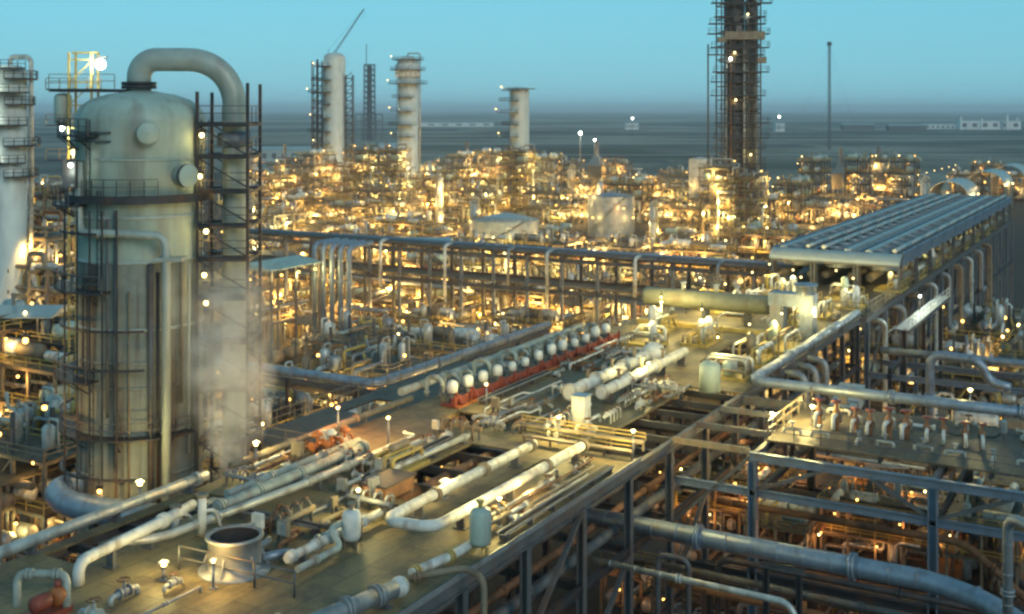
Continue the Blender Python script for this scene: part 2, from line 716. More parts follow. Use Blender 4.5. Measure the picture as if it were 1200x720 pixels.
def plate(parent, u0, u1, w0, w1, holes=(), z=DZ, th=0.12, m='deck_plate', name='deck_plate'):
    us = sorted({u0, u1, *[h[0] for h in holes], *[h[1] for h in holes]})
    ws = sorted({w0, w1, *[h[2] for h in holes], *[h[3] for h in holes]})
    us = [x for x in us if u0 <= x <= u1]
    ws = [x for x in ws if w0 <= x <= w1]
    mb = MB()
    for a, b in zip(us[:-1], us[1:]):
        for c, d in zip(ws[:-1], ws[1:]):
            cu, cw = (a + b) / 2, (c + d) / 2
            if any(h[0] < cu < h[1] and h[2] < cw < h[3] for h in holes):
                continue
            mb.b2((a, c, z - th), (b, d, z))
    return bw(mb, name, m, parent)


deck = thing('elevated_deck', 'long brown plated deck on steel columns crossing the foreground diagonally', 'platform', (50, 36, 0))
plate(deck, 22, 62, WR, WL, [(46.6, 59.4, 30.45, 31.55), (49.5, 60, 33.2, 36.8), (35.5, 45.5, 42.2, 44.3)])
plate(deck, 62.02, 80, 30.5, WL, [(63, 66, 38, 41.5)])
plate(deck, 80.02, 116, WR, WL, [(88, 98, 30, 33)])
for w in (WR, WL):
    bw(MB().hbeam((22, w, DZ - 0.42), (116, w, DZ - 0.42), 0.3, 0.6), 'edge_beam', 'steel', deck)
    bw(MB().hbeam((22, w, 15.2), (116, w, 15.2), 0.28, 0.45), 'lower_beam', 'dark_steel', deck)
# a thin bright toe angle along the right edge
bw(MB().b2((22, WR - 0.16, DZ - 0.1), (62, WR - 0.12, DZ + 0.16)), 'toe_plate', 'galvanised', deck)
joist = MB()
for k in range(32):
    u = 22.5 + k * 3
    joist.beam((u, WR, DZ - 0.35), (u, WL, DZ - 0.35), 0.2, 0.4)
bw(joist, 'joist', 'dark_steel', deck)
cu = [30.8, 36.9, 43, 48.7, 54.7, 60.7, 66.8, 73, 79, 85, 91, 97, 103, 109, 115]
for i, u in enumerate(cu):
    for w in (WR + 0.05, WL - 0.05):
        bw(MB().hbeam((u, w, 0), (u, w, DZ - 0.75), 0.42, 0.42), 'column', 'steel' if w < 30 else 'dark_steel', deck)
    bw(MB().hbeam((u, WR, 15.2), (u, WL, 15.2), 0.25, 0.4), 'tie_beam', 'dark_steel', deck)
for a, b in ((0, 1), (2, 3), (4, 5), (6, 7), (9, 10), (12, 13)):
    bw(MB().beam((cu[a], WR, 10.4), (cu[b], WR, 15), 0.24), 'brace', 'steel', deck)
bw(MB().beam((cu[3], WR - 0.02, 14.6), (cu[4], WR - 0.02, 19.3), 0.24), 'brace', 'steel', deck)
bw(MB().hbeam((22, WR, 10.2), (116, WR, 10.2), 0.28, 0.45), 'lower_beam', 'dark_steel', deck)

# ------------------------------------------------------------------ pipe runs on the deck


def pipe_run(name, label, pts, r, m='insulation', bend=None, cat='pipe', flanges=(), supports=(), seg=14, group=None, fm=None, ends=True, base=DZ):
    """one pipe with its flanges and saddles; flanges and supports are points along it: (index of leg, 0..1)"""
    pts = [Vector(p) for p in pts]
    t = thing(name, label, cat, (pts[0].x, pts[0].y, base), 0, group)
    body = MB().tube(pts, r, seg, bend if bend is not None else r * 3.2)
    if seg > 8:
        for a, b in zip(pts[:-1], pts[1:]):
            L = (b - a).length
            if L > 3:
                d = (b - a) / L
                q = 1.0
                while q < L - .8:
                    body.tube([a + d * (q - .035), a + d * (q + .035)], r * 1.04, seg, 0)
                    q += 1.45
    bw(body, 'pipe_body', m, t)
    fl = [(p if isinstance(p, tuple) else (0, p)) for p in flanges]
    for (i, s) in fl:
        a, b = pts[i], pts[i + 1]
        d = (b - a).normalized()
        q = a.lerp(b, s)
        bw(MB().flange(q - d * 0.09, d, r * 1.38, 0.13).flange(q + d * 0.09, d, r * 1.38, 0.13), 'flange', fm or m, t)
    for (i, s) in [(p if isinstance(p, tuple) else (0, p)) for p in supports]:
        q = pts[i].lerp(pts[i + 1], s)
        z0 = base
        if q.z - r - z0 > 0.05:
            bw(MB().b2((q.x - 0.09, q.y - r * 0.8, z0), (q.x + 0.09, q.y + r * 0.8, q.z - r * 0.6)).b2((q.x - 0.2, q.y - r * 1.3, z0 + 0.003), (q.x + 0.2, q.y + r * 1.3, z0 + 0.06)), 'saddle', 'steel', t)
    return t


# the long pipe lying along the deck's left edge
pipe_run('edge_pipe', 'long pale yellow-lit pipe running along the left edge of the deck', [(22, WL - 0.1, DZ + 0.55), (46.3, WL - 0.1, DZ + 0.55)], 0.27, 'insulation',
         supports=(0.15, 0.35, 0.55, 0.75, 0.95), flanges=(0.45, 0.97))
pipe_run('edge_pipe', 'rust brown pipe continuing along the left deck edge past the steam', [(48.5, WL + 0.25, DZ + 0.4), (66, WL + 0.25, DZ + 0.4)], 0.2, 'tan_steel',
         supports=(0.1, 0.3, 0.5, 0.7, 0.9), flanges=(0.3, 0.65))
# S-shaped white pipe and its neighbours
pipe_run('bent_pipe', 'white pipe with a rounded down-turned end at the lower left of the deck',
         [(34.0, 40.2, DZ - 0.05), (34.0, 40.2, DZ + 0.95), (39.6, 40.9, DZ + 0.95), (42.0, 41.6, DZ + 0.8)], 0.25, 'white_paint', bend=0.9,
         supports=((1, 0.35), (1, 0.8)), flanges=((1, 0.96),))
pipe_run('bent_pipe', 'white pipe with a sag swinging past the open steel drum',
         [(37.0, 41.5, DZ + 0.6), (38.6, 40.3, DZ + 0.45), (40.5, 39.9, DZ + 0.6), (46.5, 39.4, DZ + 0.6), (54.2, 39.2, DZ + 0.6)], 0.2, 'insulation', bend=0.9,
         supports=((3, 0.3), (3, 0.8), (2, 0.5)), flanges=((2, 0.2), (3, 0.2), (3, 0.6)))
pipe_run('grey_pipe', 'thick grey-green pipe lying on the deck behind the steel drum', [(42.5, 40.55, DZ + 0.65), (54.5, 40.55, DZ + 0.65)], 0.29, 'teal_paint',
         supports=(0.1, 0.5, 0.9), flanges=(0.02, 0.25, 0.52, 0.98))
pipe_run('teal_pipe', 'thinner grey-green pipe between the thick pipe and the deck edge', [(44.5, 41.75, DZ + 0.55), (55.5, 41.75, DZ + 0.55)], 0.22, 'teal_paint',
         supports=(0.1, 0.5, 0.9), flanges=(0.3, 0.7))
# the two white stanchions beside the edge pipe
for (px_, py_, hh, lab) in ((206, 622, 1.15, 'short white standpipe beside the edge pipe'), (237, 628, 1.9, 'tall white standpipe beside the edge pipe')):
    p = W(px_, py_, DZ)
    t_ = thing('standpipe', lab, 'pipe', p)
    MB().cyl((0, 0, 0), (0, 0, hh), 0.2).build('barrel', 'white_paint', t_)
    MB().flange((0, 0, hh), (0, 0, 1), 0.3, 0.12).flange((0, 0, 0.08), (0, 0, 1), 0.3, 0.12).build('flange', 'tan_steel', t_)
    MB().tube([(0, 0, hh * 0.6), (0.5, -0.3, hh * 0.6), (0.8, -0.5, 0.1)], 0.08, 8, 0.2).build('branch_pipe', 'white_paint', t_)
# portal pipe at the very corner with a red skid under it
pipe_run('portal_pipe', 'greenish goalpost-shaped pipe in the bottom left corner', [W(20, 712, DZ + 0.2), W(20, 712, DZ) + Vector((0, 0, 1.35)), W(78, 712, DZ) + Vector((0, 0, 1.35)), W(78, 712, DZ + 0.2)], 0.16, 'teal_paint', bend=0.35,
         flanges=((1, 0.25), (1, 0.8)))
p = W(55, 722, DZ)
t_ = thing('pump_skid', 'red painted pump on a skid under the goalpost-shaped pipe', 'pump', p)
MB().box((0, 0, 0.12), (1.7, 1.0, 0.24)).build('base_frame', 'red_paint', t_)
MB().capsule((-0.3, 0, 0.62), 0.9, 0.34, 'x').build('motor', 'red_paint', t_)
MB().lathe([(0.05, -0.2), (0.38, -0.18), (0.4, 0.18), (0.05, 0.2)], (0.5, 0, 0.6), 14, 'x').build('casing', 'orange_paint', t_)
MB().tube([(0.5, 0, 0.9), (0.5, 0, 1.25)], 0.12, 10).build('nozzle', 'red_paint', t_)

# open steel drum
p = W(275, 668, DZ)
t_ = thing('steel_drum', 'wide open-topped bluish steel drum with dark inside on the deck', 'drum', p)
MB().lathe([(1.55, 0.0), (1.55, 0.10), (1.16, 0.16), (1.14, 0.5), (1.14, 1.42), (1.24, 1.44), (1.24, 1.56), (1.1, 1.56), (1.05, 1.5), (1.05, 0.5)], (0, 0, 0), 36).build('shell', 'galvanised', t_)
MB().lathe([(1.045, 1.49), (1.04, 0.52), (0.02, 0.5)], (0, 0, 0), 36).build('shade_lining', 'black_inside', t_)  # near-black lining stands in for the shade inside the drum
MB().tube([(0.9, -0.7, 0.35), (1.9, -1.2, 0.35), (2.6, -1.3, 0.05)], 0.2, 10, 0.4).build('outlet_pipe', 'blue_pipe', t_)
MB().tube([(1.1, 0.3, 0.4), (2.3, 0.2, 0.4), (2.9, 0.6, 0.3)], 0.14, 10, 0.4).build('outlet_pipe', 'galvanised', t_)
for a in range(6):
    aa = rad(60 * a + 20)
    MB().beam((1.15 * math.cos(aa), 1.15 * math.sin(aa), 0.85), (1.45 * math.cos(aa), 1.45 * math.sin(aa), 0.08), 0.06, 0.1).build('gusset', 'galvanised', t_)

# rail in front of the drum
a, b = W(210, 668, DZ), W(345, 700, DZ)
t_ = thing('guard_rail', 'dark pipe guard rail in front of the open steel drum', 'railing', a)
d = b - a
r_ = MB()
for zz in (0.55, 1.05):
    r_.tube([(0, 0, zz), (d.x, d.y, zz)], 0.045, 6)
r_.build('rail', 'steel', t_)
for k in range(4):
    MB().cyl((d.x * k / 3, d.y * k / 3, 0), (d.x * k / 3, d.y * k / 3, 1.08), 0.05, 6).build('post', 'steel', t_)

# upright bottles
def bottle(label, px_, py_, r, h, m, cap):
    p = W(px_, py_, DZ)
    t = thing('upright_vessel', label, 'vessel', p)
    MB().lathe([(r * 0.3, 0.34), (r * 0.8, 0.38), (r, 0.55), (r, h - 0.3), (r * 0.85, h - 0.1), (r * 0.3, h), (0.01, h + 0.01)], (0, 0, 0), 20).build('shell', m, t)
    for k in range(3):
        a = rad(120 * k + 15)
        MB().beam((r * 0.75 * math.cos(a), r * 0.75 * math.sin(a), 0.6), (r * 0.75 * math.cos(a), r * 0.75 * math.sin(a), 0), 0.09).build('leg', cap, t)
    MB().cyl((0, 0, h - 0.02), (0, 0, h + 0.28), 0.12, 10).flange((0, 0, h + 0.28), (0, 0, 1), 0.2, 0.08).build('nozzle', cap, t)
    MB().tube([(r * 0.9, 0, h * 0.7), (r + 0.3, 0, h * 0.7), (r + 0.3, 0, 0.1)], 0.06, 8, 0.15).build('level_pipe', cap, t)
    return t


bottle('cream upright vessel with side pipe left of the white U-shaped pipe', 412, 642, 0.44, 1.75, 'white_paint', 'tan_steel')
bottle('pale yellow-green upright vessel right of the white U-shaped pipe', 563, 648, 0.50, 2.05, 'vessel_paint', 'yellow_paint')

# U-shaped pipe over its slot
zt = DZ + 0.75
pipe_run('loop_pipe', 'big white U-shaped pipe lying in the middle of the deck',
         [(60.8, 29.6, zt), (45.2, 29.75, zt), (44.9, 32.35, zt), (59.4, 32.2, zt)], 0.265, 'white_paint', bend=0.8,
         flanges=((0, 0.02), (0, 0.3), (2, 0.3), (2, 0.62), (2, 0.97)), supports=((0, 0.08), (0, 0.55), (0, 0.85), (2, 0.2), (2, 0.85)), fm='tan_steel')
# pipes seen inside the dark slot and pit
pipe_run('pit_pipe', 'blue-grey pipe lying in the dark pit behind the U-shaped pipe', [(49.2, 34.2, DZ - 0.5), (60.3, 34.2, DZ - 0.5)], 0.24, 'blue_pipe', base=DZ - 1, flanges=(0.4, 0.75))
pipe_run('pit_pipe', 'dark brown pipe along the far side of the deck pit', [(49.2, 35.6, DZ - 0.6), (60.3, 35.6, DZ - 0.6)], 0.3, 'rusty', base=DZ - 1, flanges=(0.3,))
pipe_run('deck_pipe', 'short straight pale pipe beyond the deck pit', [(52.5, 37.3, DZ + 0.35), (60.5, 37.1, DZ + 0.35)], 0.17, 'insulation', supports=(0.1, 0.5, 0.9), flanges=(0.1, 0.9))
t_ = thing('equipment_box', 'dark red-brown machine box left of the deck pit', 'machine', W(455, 580, DZ))
MB().box((0, 0, 0.45), (2.6, 1.5, 0.7)).build('casing', 'rusty', t_)
MB().box((0, 0, 0.84), (2.8, 1.7, 0.08)).build('lid', 'dark_steel', t_)
for sx in (-1, 1):
    MB().box((sx * 1.1, 0, 0.05), (0.25, 1.5, 0.1)).build('foot', 'steel', t_)
MB().tube([(1.3, 0.3, 0.5), (2.3, 0.3, 0.5), (2.3, 0.3, 0.05)], 0.14, 10, 0.3).build('outlet_pipe', 'steel', t_)
# globe lamp on a short post
def globe(label, px_, py_, hh, r, power=900, color=WARM, m='warm_lamp', z=DZ, grp=None):
    p = W(px_, py_, z)
    t = thing('lamp_post', label, 'lamp', p, 0, grp)
    MB().cyl((0, 0, 0), (0, 0, hh), 0.06, 8).cyl((0, 0, 0), (0, 0, 0.06), 0.18, 8).build('post', 'galvanised', t)
    MB().cyl((0, 0, hh), (0, 0, hh + 0.08), r * 0.9, 10).build('collar', 'steel', t)
    MB().ball((0, 0, hh + r + 0.06), r, 12, 8).build('globe', m, t)
    MB().lathe([(.02, r * 2.3), (r * 1.2, r * 1.9), (r * 1.9, r * 1.5), (r * 1.9, r * 1.4), (r * 1.1, r * 1.75)], (0, 0, hh + .06), 14).build('shade', 'galvanised', t)
    light((0, 0, hh + 2.2 * r + 0.4), power, color, t, 0.3)
    return t


globe('round white globe lamp standing at the deck pit', 522, 585, 0.55, 0.2, 500, WARM)
globe('small lamp glowing on the deck near the yellow vessel', 620, 586, 0.2, 0.1, 350, SODIUM)
globe('small lamp glowing at the left foot of the drum', 192, 680, 0.5, 0.13, 450, WARM)
globe('tall post lamp glowing in the steam by the deck edge', 300, 545, 1.0, 0.13, 900, WARM)
globe('bright lamp beside the blue bent duct below the deck', 164, 590, 1.0, 0.17, 1000, WARM, z=16)

# pipework round the cream vessel
pipe_run('deck_pipe', 'pale valve-studded pipe joining the cream upright vessel', [(39.5, 33.6, DZ + 0.5), (46.2, 33.5, DZ + 0.5)], 0.2, 'white_paint', supports=(0.15, 0.6), flanges=(0.05, 0.3, 0.45, 0.8))
pipe_run('deck_pipe', 'bent green-grey pipe in front of the cream upright vessel', [(39, 32.6, DZ + 0.4), (42, 32.6, DZ + 0.4), (42, 33.2, DZ + 1.1), (44, 33.2, DZ + 1.1)], 0.15, 'teal_paint', bend=0.3, flanges=((0, 0.4),))
# pipe with ball end at the bottom, and the flanged pipe below the pale yellow vessel
e = W(390, 720, DZ + 0.5)
f = W(468, 688, DZ + 0.5)
pipe_run('blind_pipe', 'thick grey pipe with a bulging white end at the bottom edge', [e + (e - f) * 0.8, f], 0.34, 'galvanised', supports=(0.45, 0.85), flanges=(0.55, 0.8))
o_ = MB().ball((0, 0, 0), 0.42, 16, 10).build('end_cap', 'white_paint')
bt = [o for o in bpy.data.objects if o.name.startswith('blind_pipe')][0]
o_.parent = bt
o_.location = f - off(bt)
e, f = W(482, 672, DZ + 0.35), W(532, 650, DZ + 0.35)
pipe_run('valved_pipe', 'short pale pipe with yellow flange near the right deck edge', [e, f, f + Vector((1.5, 0, 0))], 0.2, 'white_paint', flanges=((0, 0.1), (0, 0.9)), supports=((0, 0.3),), fm='yellow_paint')
e = W(478, 678, DZ + 0.3)
pipe_run('valved_pipe', 'yellow pipe arching over the right deck edge', [e, e + Vector((1.6, -1.8, 0.25)), e + Vector((1.2, -3.0, 0.2)), e + Vector((1.2, -3.0, -3.5))], 0.14, 'tan_steel', bend=0.5, flanges=((0, 0.15),))

# yellow walkway frames across the deck
for (u, w0, w1, z, lab) in ((61.5, 27.0, 34.0, DZ, 'near yellow cross beam frame where the deck meets the cross rack'),
                            (63.6, 27.2, 35.5, DZ, 'far yellow cross beam frame beside the white cabinet')):
    t_ = thing('cable_trestle', lab, 'trestle', (u, (w0 + w1) / 2, z))
    L = w1 - w0
    MB().beam((0, -L / 2, 0.5), (0, L / 2, 0.5), 0.5, 0.12).build('top_beam', 'tan_steel', t_)
    MB().beam((0.35, -L / 2, 0.72), (0.35, L / 2, 0.72), 0.06).beam((0.35, -L / 2, 0.95), (0.35, L / 2, 0.95), 0.05).build('rail', 'yellow_paint', t_)
    for k in range(5):
        y = -L / 2 + L * k / 4
        MB().beam((0.0, y, 0), (0, y, 0.48), 0.12).beam((0.35, y, 0.5), (0.35, y, 0.95), 0.05).build('post', 'tan_steel', t_)
t_ = thing('yellow_skid', 'yellow painted piping skid beside the orange valves on the deck', 'skid', W(468, 548, DZ))
MB().b2((-1.6, -1, 0), (1.6, 1, 0.18)).build('base_frame', 'yellow_paint', t_)
for y in (-0.6, 0.0, 0.6):
    MB().tube([(-1.5, y, 0.3), (-1.5, y, 0.9), (1.3, y, 0.9), (1.3, y, 0.3)], 0.12, 8, 0.25).build('pipe', 'yellow_paint', t_)
MB().capsule((0, 0, 1.25), 1.6, 0.25).build('filter_pot', 'tan_steel', t_)
for k, (px_, py_) in enumerate(((372, 530), (388, 528), (404, 524))):
    t_ = thing('control_valve', f'orange valve with domed head, {ORD[k + 1]} from the left in the glowing trio by the steam', 'valve', W(px_, py_, DZ), 0, 'orange valves by the steam')
    MB().tube([(-0.6, 0, 0.4), (0.6, 0, 0.4)], 0.16, 10).flange((-0.5, 0, 0.4), (1, 0, 0), 0.28).flange((0.5, 0, 0.4), (1, 0, 0), 0.28).build('body', 'orange_paint', t_)
    MB().cyl((0, 0, 0.5), (0, 0, 0.95), 0.09, 8).build('stem', 'orange_paint', t_)
    MB().lathe([(0.05, 0.9), (0.34, 0.95), (0.34, 1.05), (0.2, 1.22), (0.01, 1.27)], (0, 0, 0), 14).build('actuator', 'orange_paint' if k != 1 else 'white_paint', t_)
    MB().box((0, 0, 0.15), (0.3, 0.3, 0.3)).build('stand', 'rusty', t_)

# white cabinet, twin domed pipes
t_ = thing('control_cabinet', 'tall white cabinet standing alone mid-deck before the domed pipes', 'cabinet', W(681, 499, DZ))
MB().box((0, 0, 1.0), (0.95, 0.9, 1.8)).build('body', 'white_paint', t_)
MB().box((-0.48, 0, 1.02), (0.04, 0.7, 1.5)).build('door', 'white_paint', t_)
MB().box((0, 0, 1.93), (1.1, 1.05, 0.06)).build('roof', 'insulation', t_)
MB().box((0, 0, 0.05), (1.0, 0.95, 0.1)).build('plinth', 'steel', t_)
for (w, u0, u1, r, lab) in ((35.6, 70.5, 85.0, 0.42, 'left of two thick white pipes with a domed end'),
                            (33.7, 71.5, 87.0, 0.36, 'right of two thick white pipes, without a dome')):
    zz = DZ + 0.95
    t_ = pipe_run('white_header', lab, [(u0, w, zz), (u1, w, zz)], r, 'white_paint', supports=(0.08, 0.4, 0.7, 0.95), flanges=(0.02, 0.3, 0.62), fm='insulation')
    if w > 34:
        o_ = MB().capsule((0, 0, 0), 2.2, 0.8, 'x', 18, 0.8).build('dome', 'white_paint', t_)
        o_.location = Vector((u1 + 0.2, w, zz)) - off(t_)
    for k in range(3):
        u = u0 + 3 + k * 4
        bw(MB().tube([(u, w, zz + r * 0.8), (u, w, zz + 1.0)], 0.12, 8).flange((u, w, zz + 1.0), (0, 0, 1), 0.22, 0.1), 'nozzle', 'tan_steel', t_)

# row of white-headed motors over red troughs
N = 13
t_ = thing('red_channel', 'long red painted trough running under the row of white-headed motors', 'trough', (79.5, 42.6, DZ))
bw(MB().b2((66.4, 42.15, DZ + 0.05), (93.2, 42.3, DZ + 0.6)).b2((66.4, 42.3, DZ + 0.05), (93.2, 43.1, DZ + 0.2)), 'side_plate', 'red_paint', t_)
for k in range(14):
    u = 66.5 + k * 2.05
    bw(MB().b2((u - 0.06, 42.02, DZ + 0.0), (u + 0.06, 42.15, DZ + 0.8)), 'stiffener', 'red_paint', t_)
bw(MB().b2((66.4, 41.7, DZ + 0.004), (93.2, 42.0, DZ + 0.1)), 'kerb', 'orange_paint', t_)
m0 = thing('valve_motor', '', 'motor', (0, 0, 0), 0, 'white-headed motors above the red trough')
MB().lathe([(0.05, 0), (0.3, 0.02), (0.3, 0.5), (0.2, 0.55), (0.2, 0.75)], (0, 0, 0), 12).build('body', 'steel', m0)
MB().beam((0, -.35, .1), (0, -1.0, -.2), .5, .5).beam((0, -.3, .75), (0, -.85, .1), .22, .22).build('bracket', 'red_paint', m0)
MB().lathe([(0.2, 0.72), (0.42, 0.76), (0.46, 1.15), (0.42, 1.5), (0.25, 1.68), (0.01, 1.72)], (0, 0, 0), 16).build('head', 'white_paint', m0)
MB().tube([(0, 0.1, 0.4), (0, 1.1, 0.5), (0, 1.1, 1.1)], 0.13, 8, 0.3).build('branch_pipe', 'steel', m0)
l0 = thing('pipe_loop', '', 'pipe', (0, 0, 0), 0, 'grey-green pipe loops behind the motors')
MB().tube([(0, 0, 0), (0, 0, 2.0), (0, 1.7, 2.0), (0, 1.7, 0.2)], 0.2, 10, 0.55).build('hoop', 'pipe_paint', l0)
MB().lathe([(0.02, -0.06), (0.42, -0.05), (0.42, 0.05), (0.02, 0.06)], (0, 0.85, 2.2), 14).build('handwheel', 'galvanised', l0)
MB().cyl((0, 0.85, 1.9), (0, 0.85, 2.2), 0.1, 8).build('stem', 'galvanised', l0)
MB().flange((0, 0, 0.6), (0, 0, 1), 0.32).flange((0, 1.7, 0.6), (0, 0, 1), 0.32).build('flange', 'pipe_paint', l0)
for k in range(N):
    u = 67.2 + k * 2.05
    lab = f'white domed motor on the red trough, {ORD[k + 1]} from the near end of the row'
    l2 = f'grey-green pipe loop with handwheel, {ORD[k + 1]} from the near end behind the white motors'
    if k == 0:
        m0.location = (u, 42.7, DZ + 0.2)
        m0.scale = (.85, .85, .85)
        l0.scale = (.75, .75, .75)
        m0['label'] = lab
        l0.location = (u + 0.6, 43.9, DZ)
        l0['label'] = l2
    else:
        copy_tree(m0, (u + R.uniform(-.1, .1), 42.7, DZ + 0.2), R.uniform(-.1, .1), lab, scale=R.uniform(0.66, 0.86))
        copy_tree(l0, (u + 0.6, 43.9 + R.uniform(-.15, .15), DZ), R.uniform(-.06, .06), l2, scale=R.uniform(0.5, 0.78))
pipe_run('header_pipe', 'grey header pipe behind the row of pipe loops', [(66, 46.1, DZ + 0.7), (94, 46.1, DZ + 0.7)], 0.28, 'teal_paint', flanges=(0.2, 0.5, 0.8))

# pipes under the deck, seen through its right side
for k, (w, z, r, m, lab) in enumerate(((28.2, 15.8, 0.3, 'steel', 'outermost dark pipe slung under the deck, nearest its right edge'),
                                       (29.6, 15.7, 0.22, 'rusty', 'rusty pipe slung under the deck'),
                                       (31.2, 16.0, 0.4, 'steel', 'thick dark pipe slung under the deck'))):
    pipe_run('slung_pipe', lab, [(24, w, z), (115, w, z)], r, m, base=15.4, flanges=(0.3, 0.5, 0.7), group=None)

# side walkway left of the deck
t_ = thing('side_walkway', 'brown plated walkway along the left of the deck before the motor row', 'walkway', (62, 49, 0))
plate(t_, 57, 84, 46.6, 52.5, [(66, 70, 49, 51)], z=18.8, m='grating', name='walk_plate')
for u in (57.3, 66, 75, 83.7):
    for w in (46.8, 52.3):
        bw(MB().hbeam((u, w, 0), (u, w, 18.6), 0.3), 'column', 'dark_steel', t_)
bw(MB().rail([(57, 52.4, 18.8), (84, 52.4, 18.8)]), 'railing', 'tan_steel', t_)
bw(MB().rail([(57, 46.7, 18.8), (57, 52.4, 18.8)]), 'railing', 'tan_steel', t_)

# ================================================================== COLUMN VESSEL WITH STEAM (camera-facing frame: local x right, -y to camera)
VY = 80.0
V = thing('column_vessel', 'tall pale green cylindrical vessel with a big overhead pipe beside the deck', 'vessel', PY(165, VY), YAW)
VR = 4.24
k_ = VY / F


def vx(px_):
    return (px_ - 165) * k_


def vz(py_):
    return H - (py_ - HY) * k_


VX0 = (165 - CX) * VY / F


def vs(px_, extra=0.0):
    """point on the vessel's front surface, in its own frame"""
    y = -VR
    for _ in range(12):
        x = (px_ - CX) * (VY + y) / F - VX0
        x = max(-VR, min(VR, x))
        y = -math.sqrt(VR * VR - x * x)
    n = 1 + extra / VR
    return x * n, y * n


def vzf(py_, y):
    return H - (py_ - HY) * (VY + y) / F


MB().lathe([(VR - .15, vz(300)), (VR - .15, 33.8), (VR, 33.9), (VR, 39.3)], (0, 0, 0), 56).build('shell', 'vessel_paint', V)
MB().lathe([(VR - .15, 0), (VR - .15, vz(300))], (0, 0, 0), 56).build('lower_shell', 'streaked_dim_shell', V)
MB().lathe([(VR, 39.3), (VR - 0.03, 39.6), (VR - .35, 40.2), (VR - 1.0, 40.65), (VR - 2.0, 40.98), (VR - 3.0, 41.15), (1.0, 41.22), (0.01, 41.24)], (0, 0, 0), 56).build('head', 'vessel_paint', V)
for py_ in (250, 300, 375, 412, 440, 492, 540):
    z = vz(py_)
    MB().lathe([(VR - .15, z - .12), (VR - .05, z - .05), (VR - .05, z + .05), (VR - .15, z + .12)], (0, 0, 0), 56).build('seam_band', 'pipe_paint' if py_ < 400 else 'streaked_dim_shell', V)
zr = vz(225)
MB().ring((0, 0, zr), VR + 0.02, VR + 0.62, 0.5, 0, 360, 48).build('ring_girder', 'dark_steel', V)
MB().arc_rail((0, 0, zr), VR + 0.7, 120, 300, 1.1, 0.06, 18).build('railing', 'steel', V)
z2 = vz(184)
MB().ring((0, 0, z2), VR + 0.02, VR + 0.12, 0.1, 0, 360, 48).build('seam_band', 'pipe_paint', V)
# left part-circle platforms with ladders
for i, (py_, a0, a1, ex) in enumerate(((157, 170, 250, 1.1), (235, 150, 235, 1.4), (330, 150, 262, 1.3), (430, 150, 250, 1.3), (492, 170, 330, 1.0))):
    z = vz(py_)
    pl = MB().ring((0, 0, z), VR + 0.03, VR + ex, 0.12, a0, a1, 20).build('platform', 'dark_steel', V)
    MB().arc_rail((0, 0, z), VR + ex - 0.05, a0, a1, 1.05, 0.06, 9).build('railing', 'steel', pl)
    for k in range(4):
        br = MB()
        a = rad(a0 + (a1 - a0) * (k + 0.5) / 4)
        br.beam(((VR + ex) * math.cos(a), (VR + ex) * math.sin(a), z - 0.1), (VR * math.cos(a), VR * math.sin(a), z - 1.0), 0.08)
        br.build('bracket', 'dark_steel', pl)


def ladder(mb, x, y, z0, z1, nx=1.0, ny=0.0, w=0.5, cage=True):
    for s in (-1, 1):
        mb.beam((x + nx * w / 2 * s, y + ny * w / 2 * s, z0), (x + nx * w / 2 * s, y + ny * w / 2 * s, z1), 0.06)
    n = int((z1 - z0) / 0.6)
    for k in range(n):
        z = z0 + 0.3 + k * 0.6
        mb.beam((x - nx * w / 2, y - ny * w / 2, z), (x + nx * w / 2, y + ny * w / 2, z), 0.04)
    return mb


for (px_, pa, pb) in ((108, 235, 157), (120, 330, 236), (105, 430, 331), (112, 560, 431)):
    x, y = vs(px_, 0.35)
    ladder(MB(), x, y, vz(pa), vz(pb) + 1.0, 0.7, -0.7).build('ladder', 'dark_steel', V)
cg = MB()
for px_ in (92, 104, 116, 128, 142):
    x, y = vs(px_, 0.9)
    cg.beam((x, y, vz(595)), (x, y, vz(240)), 0.1)
cg.build('cage_post', 'dark_steel', V)
for py_ in (265, 312, 372, 415, 470, 535):
    z = vz(py_)
    MB().ring((0, 0, z), VR + 0.75, VR + 0.95, 0.14, 168, R.choice((240, 255, 262, 290)), 16).build('cage_hoop', 'dark_steel', V)
# flat lugs seen left of the manway
for py_ in (153, 163):
    z = vz(py_)
    MB().ring((0, 0, z), VR + 0.02, VR + 0.22, 0.12, 205, 262, 14).build('stiffener', 'steel', V)
# manways
for (px_, py_, r, sk) in ((172, 156, 0.72, -0.1), (211, 206, 0.78, 0.35)):
    x, y = vs(px_)
    n = Vector((x, y, 0)).normalized()
    zm = vzf(py_, y)
    mw = MB().tube([Vector((x, y, zm)) - n * 0.2, Vector((x, y, zm)) + n * 0.75], r * 0.86, 20)
    mo = mw.build('manway', 'pipe_paint', V)
    c = Vector((x, y, zm))
    MB().tube([c + n * 0.6, c + n * 0.74], r, 22).tube([c + n * 0.735, c + n * 0.92], r, 22).build('flange', 'steel', mo)
    MB().lathe([(r * 0.98, 0), (r * 0.7, 0.12), (0.02, 0.18)], (0, 0, 0), 22, 'y').build('cover', 'vessel_paint', mo)
    cv = [o for o in mo.children if o.name.startswith('cover')][0]
    cv.rotation_euler = (0, 0, math.atan2(n.y, n.x) - math.pi / 2)
    cv.location = c + n * 0.92
